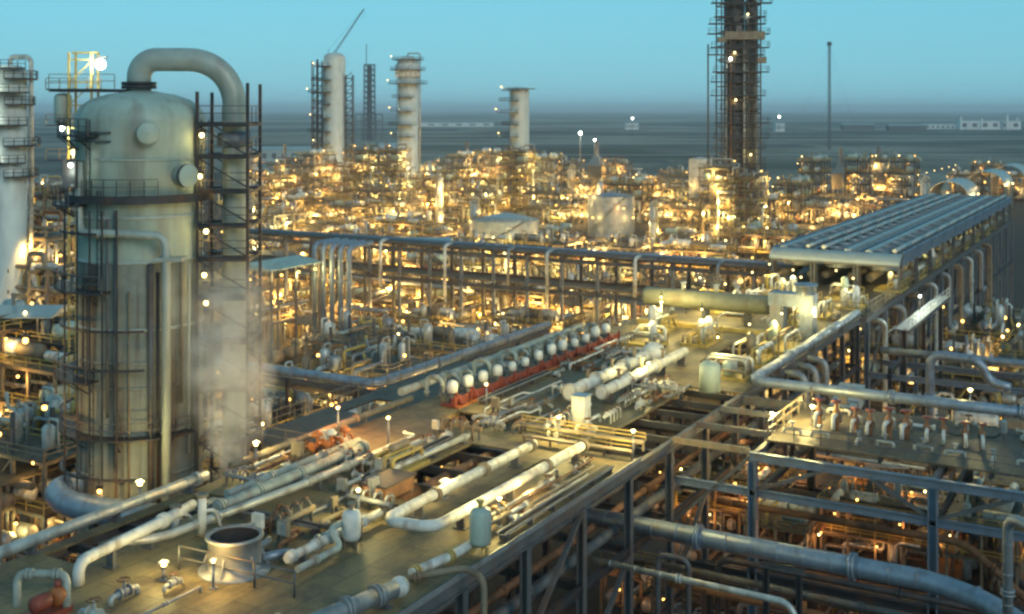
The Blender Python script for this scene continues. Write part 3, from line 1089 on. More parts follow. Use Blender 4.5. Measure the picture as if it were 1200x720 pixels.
# overhead pipe, descending beside the vessel
dx = vx(273)
MB().tube([(vx(163), 0, 40.9), (vx(163), 0, vz(70)), (dx, 0.4, vz(70)), (dx, 0.4, 8)], 0.80, 22, 3.1, n=14).build('overhead_pipe', 'pipe_paint', V)
MB().flange((vx(163), 0, 41.5), (0, 0, 1), 1.15, 0.24, 22).flange((vx(163), 0, 41.75), (0, 0, 1), 1.15, 0.2, 22).build('flange', 'dark_steel', V)
MB().lathe([(0.82, 0), (1.15, 0.05), (1.15, 0.9), (0.82, 1.0)], (dx, 0.4, vz(172)), 22).build('pipe_collar', 'blue_steel', V)
# top left platform over the head
MB().b2((vx(64), -1.0, vz(108)), (vx(152), 1.6, vz(105))).build('top_platform', 'dark_steel', V)
MB().rail([(vx(64), -1.0, vz(105)), (vx(140), -1.0, vz(105))], 1.0, 0.05, 1.3).build('railing', 'tan_steel', V)
# access tower round the descending pipe
tw = MB()
x0, x1, y0, y1 = vx(238), vx(296), -1.5, 2.4
for x in (x0, x1):
    for y in (y0, y1):
        tw.beam((x, y, 0), (x, y, vz(98) if x == x1 else vz(108)), 0.2)
for py_ in (145, 182, 222, 262, 300, 345, 395, 450, 510, 560):
    z = vz(py_)
    for y in (y0, y1):
        tw.beam((x0, y, z - .1), (x1, y, z - .1), 0.18)
        tw.beam((x0, y, z - .1), (x1, y, z - 2.1), 0.09)
    for x in (x0, x1):
        tw.beam((x, y0, z - .1), (x, y1, z - .1), 0.18)
tw.build('access_tower', 'dark_steel', V)
for py_ in (145, 182, 222, 262, 300, 345, 395, 450):
    z = vz(py_)
    MB().b2((x0 - .1, y0, z), (x1 + .1, -0.55, z + .1)).b2((x0 - .1, 1.35, z), (x1 + .1, y1, z + .1)).build('platform', 'dark_steel', V)
    MB().rail([(x0, y0, z + .1), (x1, y0, z + .1), (x1, y1, z + .1)], 1.1, 0.06, 1.2).build('railing', 'steel', V)
ladder(MB(), vx(248), y0 - .2, vz(345), vz(140)).build('ladder', 'dark_steel', V)
for py_, x in ((158, 245), (205, 243), (268, 250), (350, 250), (318, 248)):
    fitting(V, (vx(x), y0 - 0.4, vz(py_)), 60, WARM, 0.17, 'warm_lamp')
# teal riser pipe: down the left, across the front, down the front
yr = -VR - 0.6


def vxf(px_, y):
    return (px_ - CX) * (VY + y) / F - VX0


fr = [(vxf(93, -3.4), -3.4, vzf(190, -3.4)), (vxf(93, -3.5), -3.5, vzf(272, -3.5)), (vxf(108, -4.6), -4.6, vzf(274, -4.6)), (vxf(140, yr), yr, vzf(274, yr)), (vxf(193, yr), yr, vzf(277, yr)),
      (vxf(195, yr), yr, vzf(300, yr)), (vxf(195, yr), yr, 10)]
MB().tube(fr, 0.27, 12, 0.9, n=7).build('riser_pipe', 'pipe_paint', V)
MB().b2((vxf(182, yr), yr - .35, vzf(306, yr)), (vxf(214, yr), -VR + 0.3, vzf(302, yr))).build('pipe_clamp', 'pipe_paint', V)
for (px_, a, b, r, m) in ((176, 300, 570, 0.20, 'steel'), (184, 310, 570, 0.12, 'dark_steel'), (210, 300, 460, 0.10, 'tan_steel'), (218, 305, 520, 0.08, 'pipe_paint'), (137, 240, 560, 0.12, 'steel'), (128, 250, 470, 0.09, 'steel'), (152, 330, 560, 0.07, 'tan_steel')):
    x, y = vs(px_, 0.25)
    MB().cyl((x, y, vz(a)), (x, y, vz(b)), r, 8).build('small_pipe', m, V)
# left equipment bracket
MB().box((vx(108), -VR + 0.4, vz(200)), (0.8, 0.8, 1.8)).build('instrument_box', 'steel', V)
MB().tube([(vx(96), -1, vz(195)), (vx(112), -3.4, vz(195)), (vx(112), -4.2, vz(215))], 0.16, 8, .4).build('small_pipe', 'white_paint', V)
fitting(V, (vx(112), -VR - 0.3, vz(190)), 40, WHITE, 0.14, 'white_lamp')
fitting(V, (vx(88), -VR - 1, vz(455)), 350, SODIUM, 0.18)
fitting(V, (vx(60), -VR - 0, vz(385)), 500, SODIUM, 0.2)
fitting(V, (vx(150), -VR - 1.3, vz(545)), 200, SODIUM, 0.15)

# blue bent duct curling out of the vessel's foot
pts = [PY(140, 77.5, 15.2), W(100, 566, 15.2), W(66, 574, 15), W(72, 588, 15), W(110, 598, 15), W(160, 604, 15), W(215, 610, 14.6)]
t_ = thing('bent_duct', 'thick blue duct curling round from the foot of the green vessel', 'duct', Vector((pts[2].x, pts[2].y, 0)))
d0 = off(t_)
MB().tube([p - d0 for p in pts], 0.82, 20, 2.2, n=8).build('duct_body', 'blue_pipe', t_)
for p in (pts[4], pts[5]):
    MB().beam(Vector((p.x, p.y, 0)) - d0, Vector((p.x, p.y, 14.2)) - d0, 0.35).build('support', 'dark_steel', t_)

# steam
sm = bpy.data.materials.new('steam')
sm.use_nodes = True
t = sm.node_tree
for n in list(t.nodes):
    t.nodes.remove(n)
o1 = t.nodes.new('ShaderNodeOutputMaterial')
pv = t.nodes.new('ShaderNodeVolumePrincipled')
pv.inputs['Color'].default_value = (0.96, 0.98, 1.0, 1)
pv.inputs['Anisotropy'].default_value = 0.2
tc = t.nodes.new('ShaderNodeTexCoord')
nz = t.nodes.new('ShaderNodeTexNoise')
nz.inputs['Scale'].default_value = 0.55
nz.inputs['Detail'].default_value = 5
nz.inputs['Roughness'].default_value = 0.6
t.links.new(tc.outputs['Object'], nz.inputs['Vector'])
mr = t.nodes.new('ShaderNodeMapRange')
mr.inputs['From Min'].default_value = 0.40
mr.inputs['From Max'].default_value = 0.72
mr.inputs['To Min'].default_value = 0.0
mr.inputs['To Max'].default_value = 2.1
t.links.new(nz.outputs['Fac'], mr.inputs['Value'])
wn = t.nodes.new('ShaderNodeTexNoise')
wn.inputs['Scale'].default_value = 0.28
wn.inputs['Detail'].default_value = 3
t.links.new(tc.outputs['Object'], wn.inputs['Vector'])
wo = t.nodes.new('ShaderNodeVectorMath')
wo.operation = 'MULTIPLY_ADD'
wo.inputs[1].default_value = (4.6, 4.6, 0)
wo.inputs[2].default_value = (-2.3, -2.3, 0)
t.links.new(wn.outputs['Color'], wo.inputs[0])
wa = t.nodes.new('ShaderNodeVectorMath')
wa.operation = 'ADD'
t.links.new(tc.outputs['Object'], wa.inputs[0])
t.links.new(wo.outputs[0], wa.inputs[1])
sx_ = t.nodes.new('ShaderNodeVectorMath')
sx_.operation = 'MULTIPLY'
sx_.inputs[1].default_value = (1, 1, 0)
t.links.new(wa.outputs[0], sx_.inputs[0])
ln0 = t.nodes.new('ShaderNodeVectorMath')
ln0.operation = 'LENGTH'
t.links.new(sx_.outputs[0], ln0.inputs[0])
zw = t.nodes.new('ShaderNodeSeparateXYZ')
t.links.new(tc.outputs['Object'], zw.inputs[0])
wr_ = t.nodes.new('ShaderNodeMapRange')
wr_.inputs['From Min'].default_value = 0
wr_.inputs['From Max'].default_value = 9
wr_.inputs['To Min'].default_value = 0.6
wr_.inputs['To Max'].default_value = 1.35
t.links.new(zw.outputs['Z'], wr_.inputs['Value'])
ln = t.nodes.new('ShaderNodeMath')
ln.operation = 'DIVIDE'
t.links.new(ln0.outputs['Value'], ln.inputs[0])
t.links.new(wr_.outputs[0], ln.inputs[1])
fo = t.nodes.new('ShaderNodeMapRange')
fo.interpolation_type = 'SMOOTHSTEP'
fo.inputs['From Min'].default_value = 2.7
fo.inputs['From Max'].default_value = 0.2
t.links.new(ln.outputs[0], fo.inputs['Value'])
sz_ = t.nodes.new('ShaderNodeSeparateXYZ')
t.links.new(tc.outputs['Object'], sz_.inputs[0])
fz = t.nodes.new('ShaderNodeMapRange')
fz.inputs['From Min'].default_value = 13.0
fz.inputs['From Max'].default_value = 1.0
fz.inputs['To Min'].default_value = 0.0
fz.inputs['To Max'].default_value = 1.0
t.links.new(sz_.outputs['Z'], fz.inputs['Value'])
m1_ = t.nodes.new('ShaderNodeMath')
m1_.operation = 'MULTIPLY'
t.links.new(mr.outputs[0], m1_.inputs[0])
t.links.new(fo.outputs[0], m1_.inputs[1])
m2_ = t.nodes.new('ShaderNodeMath')
m2_.operation = 'MULTIPLY'
t.links.new(m1_.outputs[0], m2_.inputs[0])
t.links.new(fz.outputs[0], m2_.inputs[1])
t.links.new(m2_.outputs[0], pv.inputs['Density'])
t.links.new(pv.outputs[0], o1.inputs['Volume'])
MATS['steam'] = sm
sp = W(268, 556, 18.2)
sb = MB()
prof = []
pl = MB()
path, rr = [], []
for k in range(15):
    s = k / 14
    path.append(Vector((0.2 * math.sin(3.1 * s), 0.2 * math.sin(4.3 * s), s * 13.5 - 0.3)))
    rr.append(5.6)
pl.tube(path, rr, 18, 0, True)
st_ = pl.build('steam_plume', 'steam')
st_.location = sp
tag(st_, kind='stuff')

t_ = thing('steam_vent', 'short rusty vent pipe at the foot of the steam plume', 'vent', (sp.x, sp.y, 14.0))
MB().tube([(0, 0, 0), (0, 0, 4.2)], 0.4, 14, 0).build('barrel', 'rusty', t_)
MB().lathe([(0.4, 4.1), (0.62, 4.5), (0.55, 4.5), (0.34, 4.1)], (0, 0, 0), 16).build('mouth', 'tan_steel', t_)

# ================================================================== CROSS RACK AND PIPES ON THE RIGHT
X = thing('cross_rack', 'dark steel pipe rack crossing to the right edge of the picture', 'pipe rack', (73, 10, 0))
plate(X, 69.5, 79.6, -4, 21.7, m='grating', name='deck_plate')
bw(MB().hbeam((67, -4, 19.6), (67, 21.9, 19.6), 0.35, 0.5), 'edge_beam', 'blue_steel', X)
bw(MB().hbeam((67, -4, 17.5), (67, 26.5, 17.5), 0.3, 0.45), 'lower_beam', 'blue_steel', X)
bw(MB().hbeam((67, -4, 12.6), (67, 26.5, 12.6), 0.3, 0.45), 'lower_beam', 'dark_steel', X)
bw(MB().hbeam((79.7, -4, 19.6), (79.7, 26.5, 19.6), 0.35, 0.6), 'edge_beam', 'steel', X)
bw(MB().hbeam((79.7, -4, 14), (79.7, 26.5, 14), 0.3, 0.5), 'lower_beam', 'dark_steel', X)
for w in (21.7, 11.6, 1.5):
    for u in (67, 79.7):
        bw(MB().hbeam((u, w, 0), (u, w, 19.3), 0.5, 0.5), 'column', 'blue_steel' if u < 70 else 'dark_steel', X)
    bw(MB().hbeam((67, w, 19.55), (79.7, w, 19.55), 0.3, 0.45), 'tie_beam', 'steel', X)
    bw(MB().hbeam((67, w, 17.2), (79.7, w, 17.2), 0.25, 0.4), 'tie_beam', 'dark_steel', X)
for a, b in (((67, 21.7, 17.6), (67, 17.5, 19.4)), ((67, 11.6, 17.6), (67, 7.5, 19.4)), ((67, 11.6, 17.6), (67, 15, 19.4)), ((67, 26.6, 15), (67, 21.9, 19.5)), ((79.7, 26.6, 14), (79.7, 21.9, 19.4))):
    bw(MB().beam(a, b, 0.2), 'brace', 'steel', X)
for u in (67, 71, 75.5):
    bw(MB().beam((u, 21.9, 19.9), (u, 26.7, 19.9), 0.25, 0.35), 'link_beam', 'steel' if u > 68 else 'tan_steel', X)
bw(MB().rail([(69.6, 21.6, DZ), (79.5, 21.6, DZ)], 1.1, 0.07, 1.6), 'railing', 'tan_steel', X)
bw(MB().rail([(69.6, -4, DZ), (69.6, 21.6, DZ)], 0.9, 0.05, 1.6), 'railing', 'steel', X)
# joists below the cross rack plate
jj = MB()
for k in range(9):
    jj.beam((69.5, -3 + k * 3, DZ - .3), (79.6, -3 + k * 3, DZ - .3), 0.16, 0.35)
bw(jj, 'joist', 'dark_steel', X)


pipe_run("elbow_pipe", 'long grey-blue pipe bending round the corner above the cross rack', [(80.4, -6, DZ + 0.85), (80.4, 26.2, DZ + 0.85), (112, 26.2, DZ + 0.85)], 0.36, 'blue_pipe', bend=1.3,
             flanges=((0, 0.45), (0, 0.7), (1, 0.3), (1, 0.7)), supports=((0, 0.4), (0, 0.6), (0, 0.8), (1, 0.2), (1, 0.5), (1, 0.8)))
pipe_run('main_pipe', 'big blue-grey pipe sweeping below the cross rack to the lower right', [(62.2, 40, 16.1), (62.2, 9.6, 16.1), (60.6, 5.6, 15.2), (56, 2, 13.6)], 0.52, 'blue_pipe', bend=2.4, seg=20,
         flanges=((0, 0.55), (0, 0.83)), base=15)
pipe_run('slim_pipe', 'slim pale pipe with a drooping elbow at the bottom right', [(57.5, 27.5, 15.6), (57.5, 16.6, 15.5), (57.5, 16.0, 12)], 0.17, 'insulation', bend=0.7, flanges=((0, 0.45),), base=12)
pipe_run('slim_pipe', 'slim grey pipe rising and turning right at the right picture edge', [PY(1181, 56, 15.4), PY(1181, 56, 20.6), PY(1230, 53.5, 20.6)], 0.24, 'galvanised', bend=0.7, flanges=((0, 0.3),), base=15)
pipe_run('slim_pipe', 'dark goalpost pipe beside the deck columns at lower centre', [(60.5, 25.0, 6), (60.5, 25.0, 15.4), (60.5, 23.2, 15.4), (60.5, 23.2, 6)], 0.16, 'steel', bend=0.5, base=6)
pipe_run('slim_pipe', 'dark pipe running level below the big blue-grey pipe', [(64.5, 27.5, 13.2), (64.5, -4, 13.0)], 0.2, 'steel', base=12, flanges=((0, 0.4), (0, 0.7)))
# hanger frame under the big pipe
t_ = thing('pipe_support', 'dark post frame carrying the big blue-grey pipe', 'support frame', (62.2, 18.5, 0))
for s in (-0.9, 0.9):
    MB().hbeam((0, s, 0), (0, s, 15.2), 0.3).build('post', 'dark_steel', t_)
MB().hbeam((0, -1.2, 15.3), (0, 1.2, 15.3), 0.3, 0.3).build('cap_beam', 'steel', t_)

# valve pairs on the cross rack
vp = None
for k, px_ in enumerate((970, 1011, 1052, 1096, 1141)):
    tpx = (px_ - CX) / F
    Yd = 73.6 / (.8701 + .4929 * tpx)
    p = PY(px_, Yd, DZ)
    lab = f'pair of rusty red and white valves, {ORD[k + 1]} from the left on the cross rack'
    if vp is None:
        vp = thing('valve_pair', lab, 'valve', p, 0, 'red valve pairs on the cross rack')
        for s in (-0.55, 0.55):
            MB().tube([(-0.9, s, 0.25), (-0.9, s, 1.0), (0.9, s, 1.0), (0.9, s, 0.25)], 0.13, 8, 0.3).build('pipe', 'white_paint', vp)
            b_ = MB().lathe([(0.05, 0.75), (0.26, 0.8), (0.26, 1.2), (0.12, 1.3), (0.1, 1.75)], (0, s, 0), 12).build('body', 'rusty', vp)
            MB().lathe([(0.02, 1.74), (0.34, 1.76), (0.36, 1.84), (0.02, 1.86)], (0, s, 0), 14).build('handwheel', 'red_paint', b_)
            MB().box((0, s, 0.4), (0.3, 0.3, 0.75)).build('stand', 'rusty', vp)
    else:
        copy_tree(vp, p, R.uniform(-.25, .25), lab, scale=R.uniform(.8, .98))
# second line of small dark valves in front of them
sv = None
for k in range(9):
    p = Vector((71.0, 20.5 - k * 1.9, DZ))
    lab = f'small grey drain valve, {ORD[k + 1]} from the left along the cross rack front'
    if sv is None:
        sv = thing('drain_valve', lab, 'valve', p, 0, 'small valves along the cross rack front')
        MB().tube([(0, -0.5, 0.15), (0, -0.5, 0.45), (0, 0.5, 0.45), (0, 0.5, 0.15)], 0.09, 8, 0.2).build('pipe', 'insulation', sv)
        MB().cyl((0, 0, 0.4), (0, 0, 0.85), 0.07, 8).lathe([(0.02, 0.82), (0.2, 0.83), (0.2, 0.88), (0.02, 0.89)], (0, 0, 0), 12).build('handwheel', 'galvanised', sv)
    else:
        copy_tree(sv, p + Vector((R.uniform(-.2, .2), R.uniform(-.3, .3), 0)), R.choice((0, 0.1, -0.1, 1.57)), lab)
globe('bright lamp on the cross rack beside the leftmost red valves', 952, 497, 0.9, 0.1, 2200, WARM)
globe('lamp near the right end of the cross rack pipe', 1137, 480, 1.1, 0.1, 2000, WARM)
globe('lamp lighting the yellow left corner of the cross rack', 905, 506, 0.9, 0.1, 2200, WARM)

# lower floor below the cross rack with glowing equipment
lf = thing('lower_floor', 'dark steel mezzanine floor beneath the cross rack', 'platform', (78, 10, 0))
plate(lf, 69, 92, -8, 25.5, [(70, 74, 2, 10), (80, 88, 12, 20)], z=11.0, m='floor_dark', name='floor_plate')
for u in (69.3, 80.5, 91.7):
    for w in (25.2, 14.5, 4):
        bw(MB().hbeam((u, w, 0), (u, w, 10.8), 0.35), 'column', 'dark_steel', lf)
bw(MB().rail([(69.1, -8, 11), (69.1, 25.4, 11)], 1.1, 0.06, 1.6), 'railing', 'steel', lf)
p = W(895, 612, 11)
t_ = thing('crate_stack', 'rusty ribbed container glowing orange under the cross rack', 'container', p)
MB().box((0, 0, 1.2), (3.2, 4.6, 2.2)).build('body', 'rusty', t_)
rb = MB()
for k in range(10):
    rb.box((-1.64, -2.1 + k * 0.467, 1.2), (0.08, 0.2, 2.1))
rb.build('ribs', 'rusty', t_)
MB().box((0, 0, 2.36), (3.3, 4.7, 0.1)).build('roof', 'tan_steel', t_)
for s in (-1, 1):
    MB().box((0, s * 1.9, 0.05), (3.2, 0.3, 0.1)).build('skid', 'steel', t_)
fitting(t_, (-3.2, 1.0, 3.4), 350, ORANGE, 0.12)
# inverted loop and valves further right
pipe_run('goalpost_pipe', 'pale inverted U pipe standing right of the cross rack pipes', [PY(1090, 100, 12), PY(1090, 100, 19.2), PY(1150, 98, 19.0), PY(1158, 98, 17.2), PY(1185, 97, 17.0)], 0.38, 'blue_pipe', bend=1.1, base=11, flanges=((0, 0.5), (1, 0.85)))
pipe_run('level_pipe', 'blue pipe running level to the right edge behind the inverted U pipe', [(112, 24, 17.6), (112, -8, 17.6)], 0.34, 'blue_pipe', base=16, flanges=((0, 0.3), (0, 0.6)))
pipe_run('level_pipe', 'second thinner blue pipe running level behind the inverted U pipe', [(116, 24, 16.6), (116, -12, 16.6)], 0.24, 'blue_steel', base=16, flanges=((0, 0.45),))
r2 = thing('side_rack', 'dark side rack carrying the level blue pipes at far right', 'pipe rack', (114, 8, 0))
for w in (23, 11, -1, -13):
    for u in (111, 117):
        bw(MB().hbeam((u, w, 0), (u, w, 16.2), 0.35), 'column', 'dark_steel', r2)
    bw(MB().hbeam((111, w, 16.05), (117, w, 16.05), 0.28, 0.4), 'tie_beam', 'steel', r2)
for u in (111, 117):
    bw(MB().hbeam((u, -14, 15.4), (u, 25, 15.4), 0.28, 0.5), 'edge_beam', 'blue_steel', r2)
# frames and ducts next to the corner pipe
for k, (u, hh) in enumerate(((88.5, 5.5), (91.5, 6.5), (94.5, 6.0))):
    pipe_run('down_pipe', f'grey drop pipe bending off the corner pipe, {ORD[k + 1]} nearest', [(u, 26.0, DZ - 0.2), (u, 24.6, DZ - 0.2), (u, 24.4, DZ - hh)], 0.28, 'galvanised', bend=0.9, base=12,
             group='drop pipes beside the corner pipe')
p = W(990, 478, 16.5)
t_ = thing('sloping_duct', 'pale blue sloping box duct beside the corner pipe', 'duct', p)
Mx = Matrix.Rotation(rad(-18), 3, 'Y')
MB().box((0, 0, 0), (5.5, 2.0, 1.2), M=Mx).build('duct_body', 'roof_sheet', t_)
for x in (-2.0, 0, 2.0):
    MB().box(Mx @ Vector((x, 0, 0)), (0.14, 2.16, 1.36), M=Mx).build('stiffener', 'blue_steel', t_)
MB().beam((1.8, 0.6, 0), (1.8, 0.6, -6), 0.25).beam((-1.8, 0.6, -0.5), (-1.8, 0.6, -6), 0.25).build('support', 'dark_steel', t_)

# ================================================================== FAR END OF THE DECK
p0, p1 = Vector((103.5, 44.5, 22.4)), Vector((103.5, 32.0, 22.4))
t_ = thing('horizontal_drum', 'long olive grey horizontal drum across the far end of the deck', 'vessel', (103.5, 38, DZ))
MB().capsule((0, 0, 2.3), 12.6, 0.85, 'y', 22, 0.55).build('shell', 'olive_paint', t_)
for y in (-4, 0, 4):
    MB().box((0, y, 0.75), (1.3, 0.35, 1.5)).build('saddle', 'steel', t_)
for y in (-3, -1, 2.2):
    MB().cyl((0, y, 3.1), (0, y, 3.8), 0.18, 10).flange((0, y, 3.8), (0, 0, 1), 0.3).build('nozzle', 'insulation', t_)
MB().b2((-2.2, -6, 0.02), (-1.1, 6, 0.35)).build('walkway', 'yellow_paint', t_)
p = Vector((101, 28.2, DZ))
t_ = thing('elbow_duct', 'pale blue-grey duct bent like an inverted L at the far deck end', 'duct', p)
MB().b2((-0.7, -1.0, 0), (0.7, 0.2, 2.9)).build('riser', 'blue_pipe', t_)
MB().b2((-0.75, -1.05, 2.9), (0.75, 2.9, 4.0)).build('cross_duct', 'blue_pipe', t_)
MB().lathe([(0.9, 0), (0.9, 0.7), (1.05, 0.72), (1.05, 0.85), (0.02, 0.9)], (0, -0.2, 4.0), 20).build('fan_hood', 'blue_pipe', t_)
MB().b2((-0.65, 1.6, 1.0), (0.65, 2.8, 2.89)).build('fan_casing', 'galvanised', t_)
MB().beam((0, 2.7, 0), (0, 2.7, 1), 0.4).build('support', 'steel', t_)

# lit pipe skids along the far deck (between the domed pipes and the drum)
def skid(seed, label, loc, grp=None, m1='yellow_paint', rz=0.0):
    r = random.Random(seed)
    t = thing('pipe_skid', label, 'skid', loc, rz, grp)
    L, Wd = r.uniform(3.2, 4.6), r.uniform(2.2, 3.0)
    MB().b2((-L / 2, -Wd / 2, 0), (L / 2, Wd / 2, 0.2)).build('base_frame', m1, t)
    for k in range(r.randint(3, 5)):
        y = -Wd / 2 + Wd * (k + 0.5) / 5
        h = r.uniform(0.6, 1.7)
        MB().tube([(-L / 2 + .2, y, 0.25), (-L / 2 + .2, y, h), (L / 2 - r.uniform(.2, 1.2), y, h), (L / 2 - .2, y + r.uniform(-.2, .2), 0.25)], r.uniform(.09, .17), 8, 0.3).build('pipe', r.choice(('white_paint', 'insulation', 'tan_steel', 'yellow_paint')), t)
    for k in range(r.randint(1, 3)):
        c = (r.uniform(-L / 3, L / 3), r.uniform(-Wd / 3, Wd / 3))
        hh = r.uniform(1.2, 2.4)
        MB().lathe([(0.05, 0.2), (0.36, 0.3), (0.38, hh - .3), (0.2, hh), (0.01, hh + .04)], (*c, 0), 14).build('pot', r.choice(('white_paint', 'vessel_paint', 'tan_steel')), t)
    MB().rail([(-L / 2, -Wd / 2, .2), (L / 2, -Wd / 2, .2)], 1.0, .05, 1.2).build('railing', 'yellow_paint', t)
    fitting(t, (r.uniform(-1, 1), r.uniform(-.6, .6), 2.9), 800, WARM, 0.085, 'warm_lamp')
    return t


for k, (u, w, lab) in enumerate(((92.5, 39.5, 'yellow lit pipe skid right behind the motor row'), (95.5, 35.5, 'yellow lit pipe skid in front of the olive drum'),
                                 (99.0, 41.0, 'pale pipe skid close to the left end of the olive drum'), (90.5, 29.2, 'pipe skid between the domed pipe and corner pipe'),
                                 (96.5, 29.0, 'pipe skid right beneath the inverted L duct'), (108.5, 31, 'lit pipe skid behind the inverted L duct'),
                                 (110.5, 38, 'lit pipe skid between olive drum and coolers'), (84.5, 29.3, 'pipe skid tucked inside the corner pipe'))):
    skid(100 + k, lab, (u, w, DZ), None, rz=R.choice((0, 1.5708)))
t_ = thing('pale_tank', 'small pale green upright tank beside the corner of the cross rack', 'tank', W(832, 460, DZ))
MB().lathe([(0.1, 0.1), (0.75, 0.12), (0.75, 1.9), (0.5, 2.15), (0.01, 2.25)], (0, 0, 0), 20).build('shell', 'vessel_paint', t_)
for s in (-.5, .5):
    MB().box((s, 0, 0.06), (0.2, 1.2, 0.12)).build('foot', 'steel', t_)
MB().tube([(0.7, 0, 1.5), (1.4, 0, 1.5), (1.4, 0, 0.1)], 0.12, 8, .3).build('outlet_pipe', 'white_paint', t_)

# cooler deck and coolers
cd = thing('cooler_deck', 'long raised steel deck carrying the three rows of air coolers', 'platform', (170, 34, 0))
plate(cd, 116.1, 232, 26.2, 41, m='grating', name='deck_plate')
for w in (26.3, 33.6, 40.9):
    bw(MB().hbeam((116.1, w, 19.5), (232, w, 19.5), 0.3, 0.6), 'edge_beam', 'steel', cd)
    bw(MB().hbeam((116.1, w, 12.5), (232, w, 12.5), 0.3, 0.5), 'lower_beam', 'dark_steel', cd)
    for k in range(15):
        u = 116.5 + k * 8.2
        bw(MB().hbeam((u, w, 0), (u, w, 19.2), 0.45), 'column', 'blue_steel' if w < 30 else 'dark_steel', cd)
for k in range(14):
    u = 116.5 + k * 8.2
    if k % 2 == 0:
        bw(MB().beam((u, 26.3, 12.7), (u + 8.2, 26.3, 19.2), 0.22), 'brace', 'steel', cd)
bw(MB().rail([(116.2, 40.9, DZ), (116.2, 26.3, DZ), (231, 26.3, DZ)], 1.1, 0.07, 2.2), 'railing', 'tan_steel', cd)
for k in range(9):
    fitting(cd, (118 + k * 12, 25.8, 22.6), 260, WARM, 0.1, 'warm_lamp')
for k in range(4):
    fitting(cd, (129.0, 28 + k * 3.4, 22.6), 1500, SODIUM, 0.1)
c0 = thing('air_cooler', '', 'air cooler', (0, 0, 0), 0, 'air cooler bays at upper right')
MB().b2((-4.2, -2.3, 3.2), (4.2, 2.3, 3.7)).build('fin_bundle', 'fin_bundle', c0)
for s in (-1, 1):
    MB().b2((-4.22, s * 2.35 - .14, 2.95), (4.22, s * 2.35 + .14, 4.2)).build('side_frame', 'blue_steel', c0)
    MB().b2((s * 4.15 - .1, -2.2, 3.05), (s * 4.15 + .1, 2.2, 3.95)).build('header_box', 'blue_pipe', c0)
    MB().lathe([(1.75, 2.1), (1.7, 2.6), (1.8, 3.19)], (s * 2.05, 0, 0), 20).build('fan_ring', 'galvanised', c0)
    for y in (-2.25, 2.25):
        MB().hbeam((s * 4.0, y, 0), (s * 4.0, y, 2.94), 0.25).build('leg', 'steel', c0)
for k in range(7):
    x = -3.6 + k * 1.2
    MB().b2((x - .12, -2.2, 3.72), (x + .12, 2.2, 4.0)).build('louvre_rib', 'insulation' if k % 2 else 'blue_steel', c0)
for s in (-1, 1):
    MB().lathe([(1.5, 3.9), (1.45, 4.25), (1.3, 4.25), (1.3, 3.9)], (s * 2.05, .1, 0), 18).build('vent_ring', 'galvanised', c0)
for y in (-1.6, 1.4):
    MB().capsule((0, y, 1.1), 6.5, .5, 'x', 10).build('pump', 'tan_steel', c0)
MB().tube([(-4, -1.5, 4.35), (4, -1.5, 4.35)], 0.24, 8, 0).build('header_pipe', 'insulation', c0)
MB().b2((-4.2, 0.9, 3.72), (4.2, 1.6, 4.3)).build('walkway', 'roof_sheet', c0)
first = True
for row, (w, rn) in enumerate(((38.2, 'left'), (33.4, 'middle'), (28.6, 'right'))):
    for k in range(11):
        u = 137.2 + k * 8.75
        lab = f'blue-grey air cooler bay, {ORD[k + 1]} nearest in the {rn} row at upper right'
        if first:
            c0.location = (u, w, DZ)
            c0['label'] = lab
            first = False
        else:
            copy_tree(c0, (u, w, DZ), 0 if row != 1 else math.pi, lab)
# rounded hoods closing the near bays
for k, (w, lab) in enumerate(((38.2, 'rounded pale hood closing the near end of the left cooler row'), (33.4, 'rounded pale hood closing the near end of the middle cooler row'), (28.6, 'rounded pale hood closing the near end of the right cooler row'))):
    t_ = thing('end_hood', lab, 'hood', (132.0, w, DZ + 3.0))
    mb = MB()
    n = 10
    vs_, fs_ = [], []
    for i in range(n + 1):
        a = math.pi / 2 * i / n
        for y in (-2.4, 2.4):
            vs_.append((0.9 - 1.6 * math.sin(a), y, 1.1 * math.cos(a)))
    for i in range(n):
        fs_.append((2 * i, 2 * i + 1, 2 * i + 3, 2 * i + 2))
    fs_.append(tuple(2 * i for i in range(n + 1)))
    fs_.append(tuple(2 * i + 1 for i in reversed(range(n + 1))))
    mb._add(vs_, fs_)
    mb.build('shell', 'roof_sheet', t_)
    MB().b2((-0.8, -2.42, -0.2), (0.9, 2.42, -0.004)).build('base_frame', 'steel', t_)
    for y in (-2.2, 2.2):
        MB().beam((0, y, -3.0), (0, y, -0.2), 0.2).build('leg', 'steel', t_)
for q, (u, w) in enumerate(((113.2, 30.2), (112.6, 41.5), (118.6, 38.2), (119.2, 33.2), (120.0, 28.6), (124.2, 36.0), (124.8, 30.5), (127.6, 39.2))):
    skid(160 + q, f'gold-lit pipe skid before the air coolers, {ORD[q + 1]} nearest', (u, w, DZ), 'pipe skids before the air coolers', rz=R.choice((0, 1.5708)))
for k in range(8):
    q_ = skid(150 + k, f'yellow lit pipe skid under the right cooler row, {ORD[k + 1]} nearest', (134 + k * 11, 27.6, DZ), 'pipe skids under the right cooler row')
    for o_ in q_.children_recursive:
        if o_.type == 'LIGHT':
            o_.data = o_.data.copy()
            o_.data.energy *= .4
for k in range(9):
    u = 120 + k * 9.4
    pipe_run('wall_pipe', f'grey pipe hanging down the outer side of the cooler deck, {ORD[k + 1]} nearest', [(u, 26.6, 18.9), (u, 25.3, 18.9), (u, 25.3, 9 + (k * 37 % 5)), (u + 4, 25.3, 9 + (k * 37 % 5))], .24 + .05 * (k % 3),
             ('insulation', 'galvanised', 'tan_steel')[k % 3], bend=.7, base=8, flanges=((1, .4),), group='pipes hanging beside the cooler deck')
t_ = thing('striped_gangway', 'bright white-slatted gangway slanting up right of the far deck', 'walkway', (110.5, 21.9, 19.6))
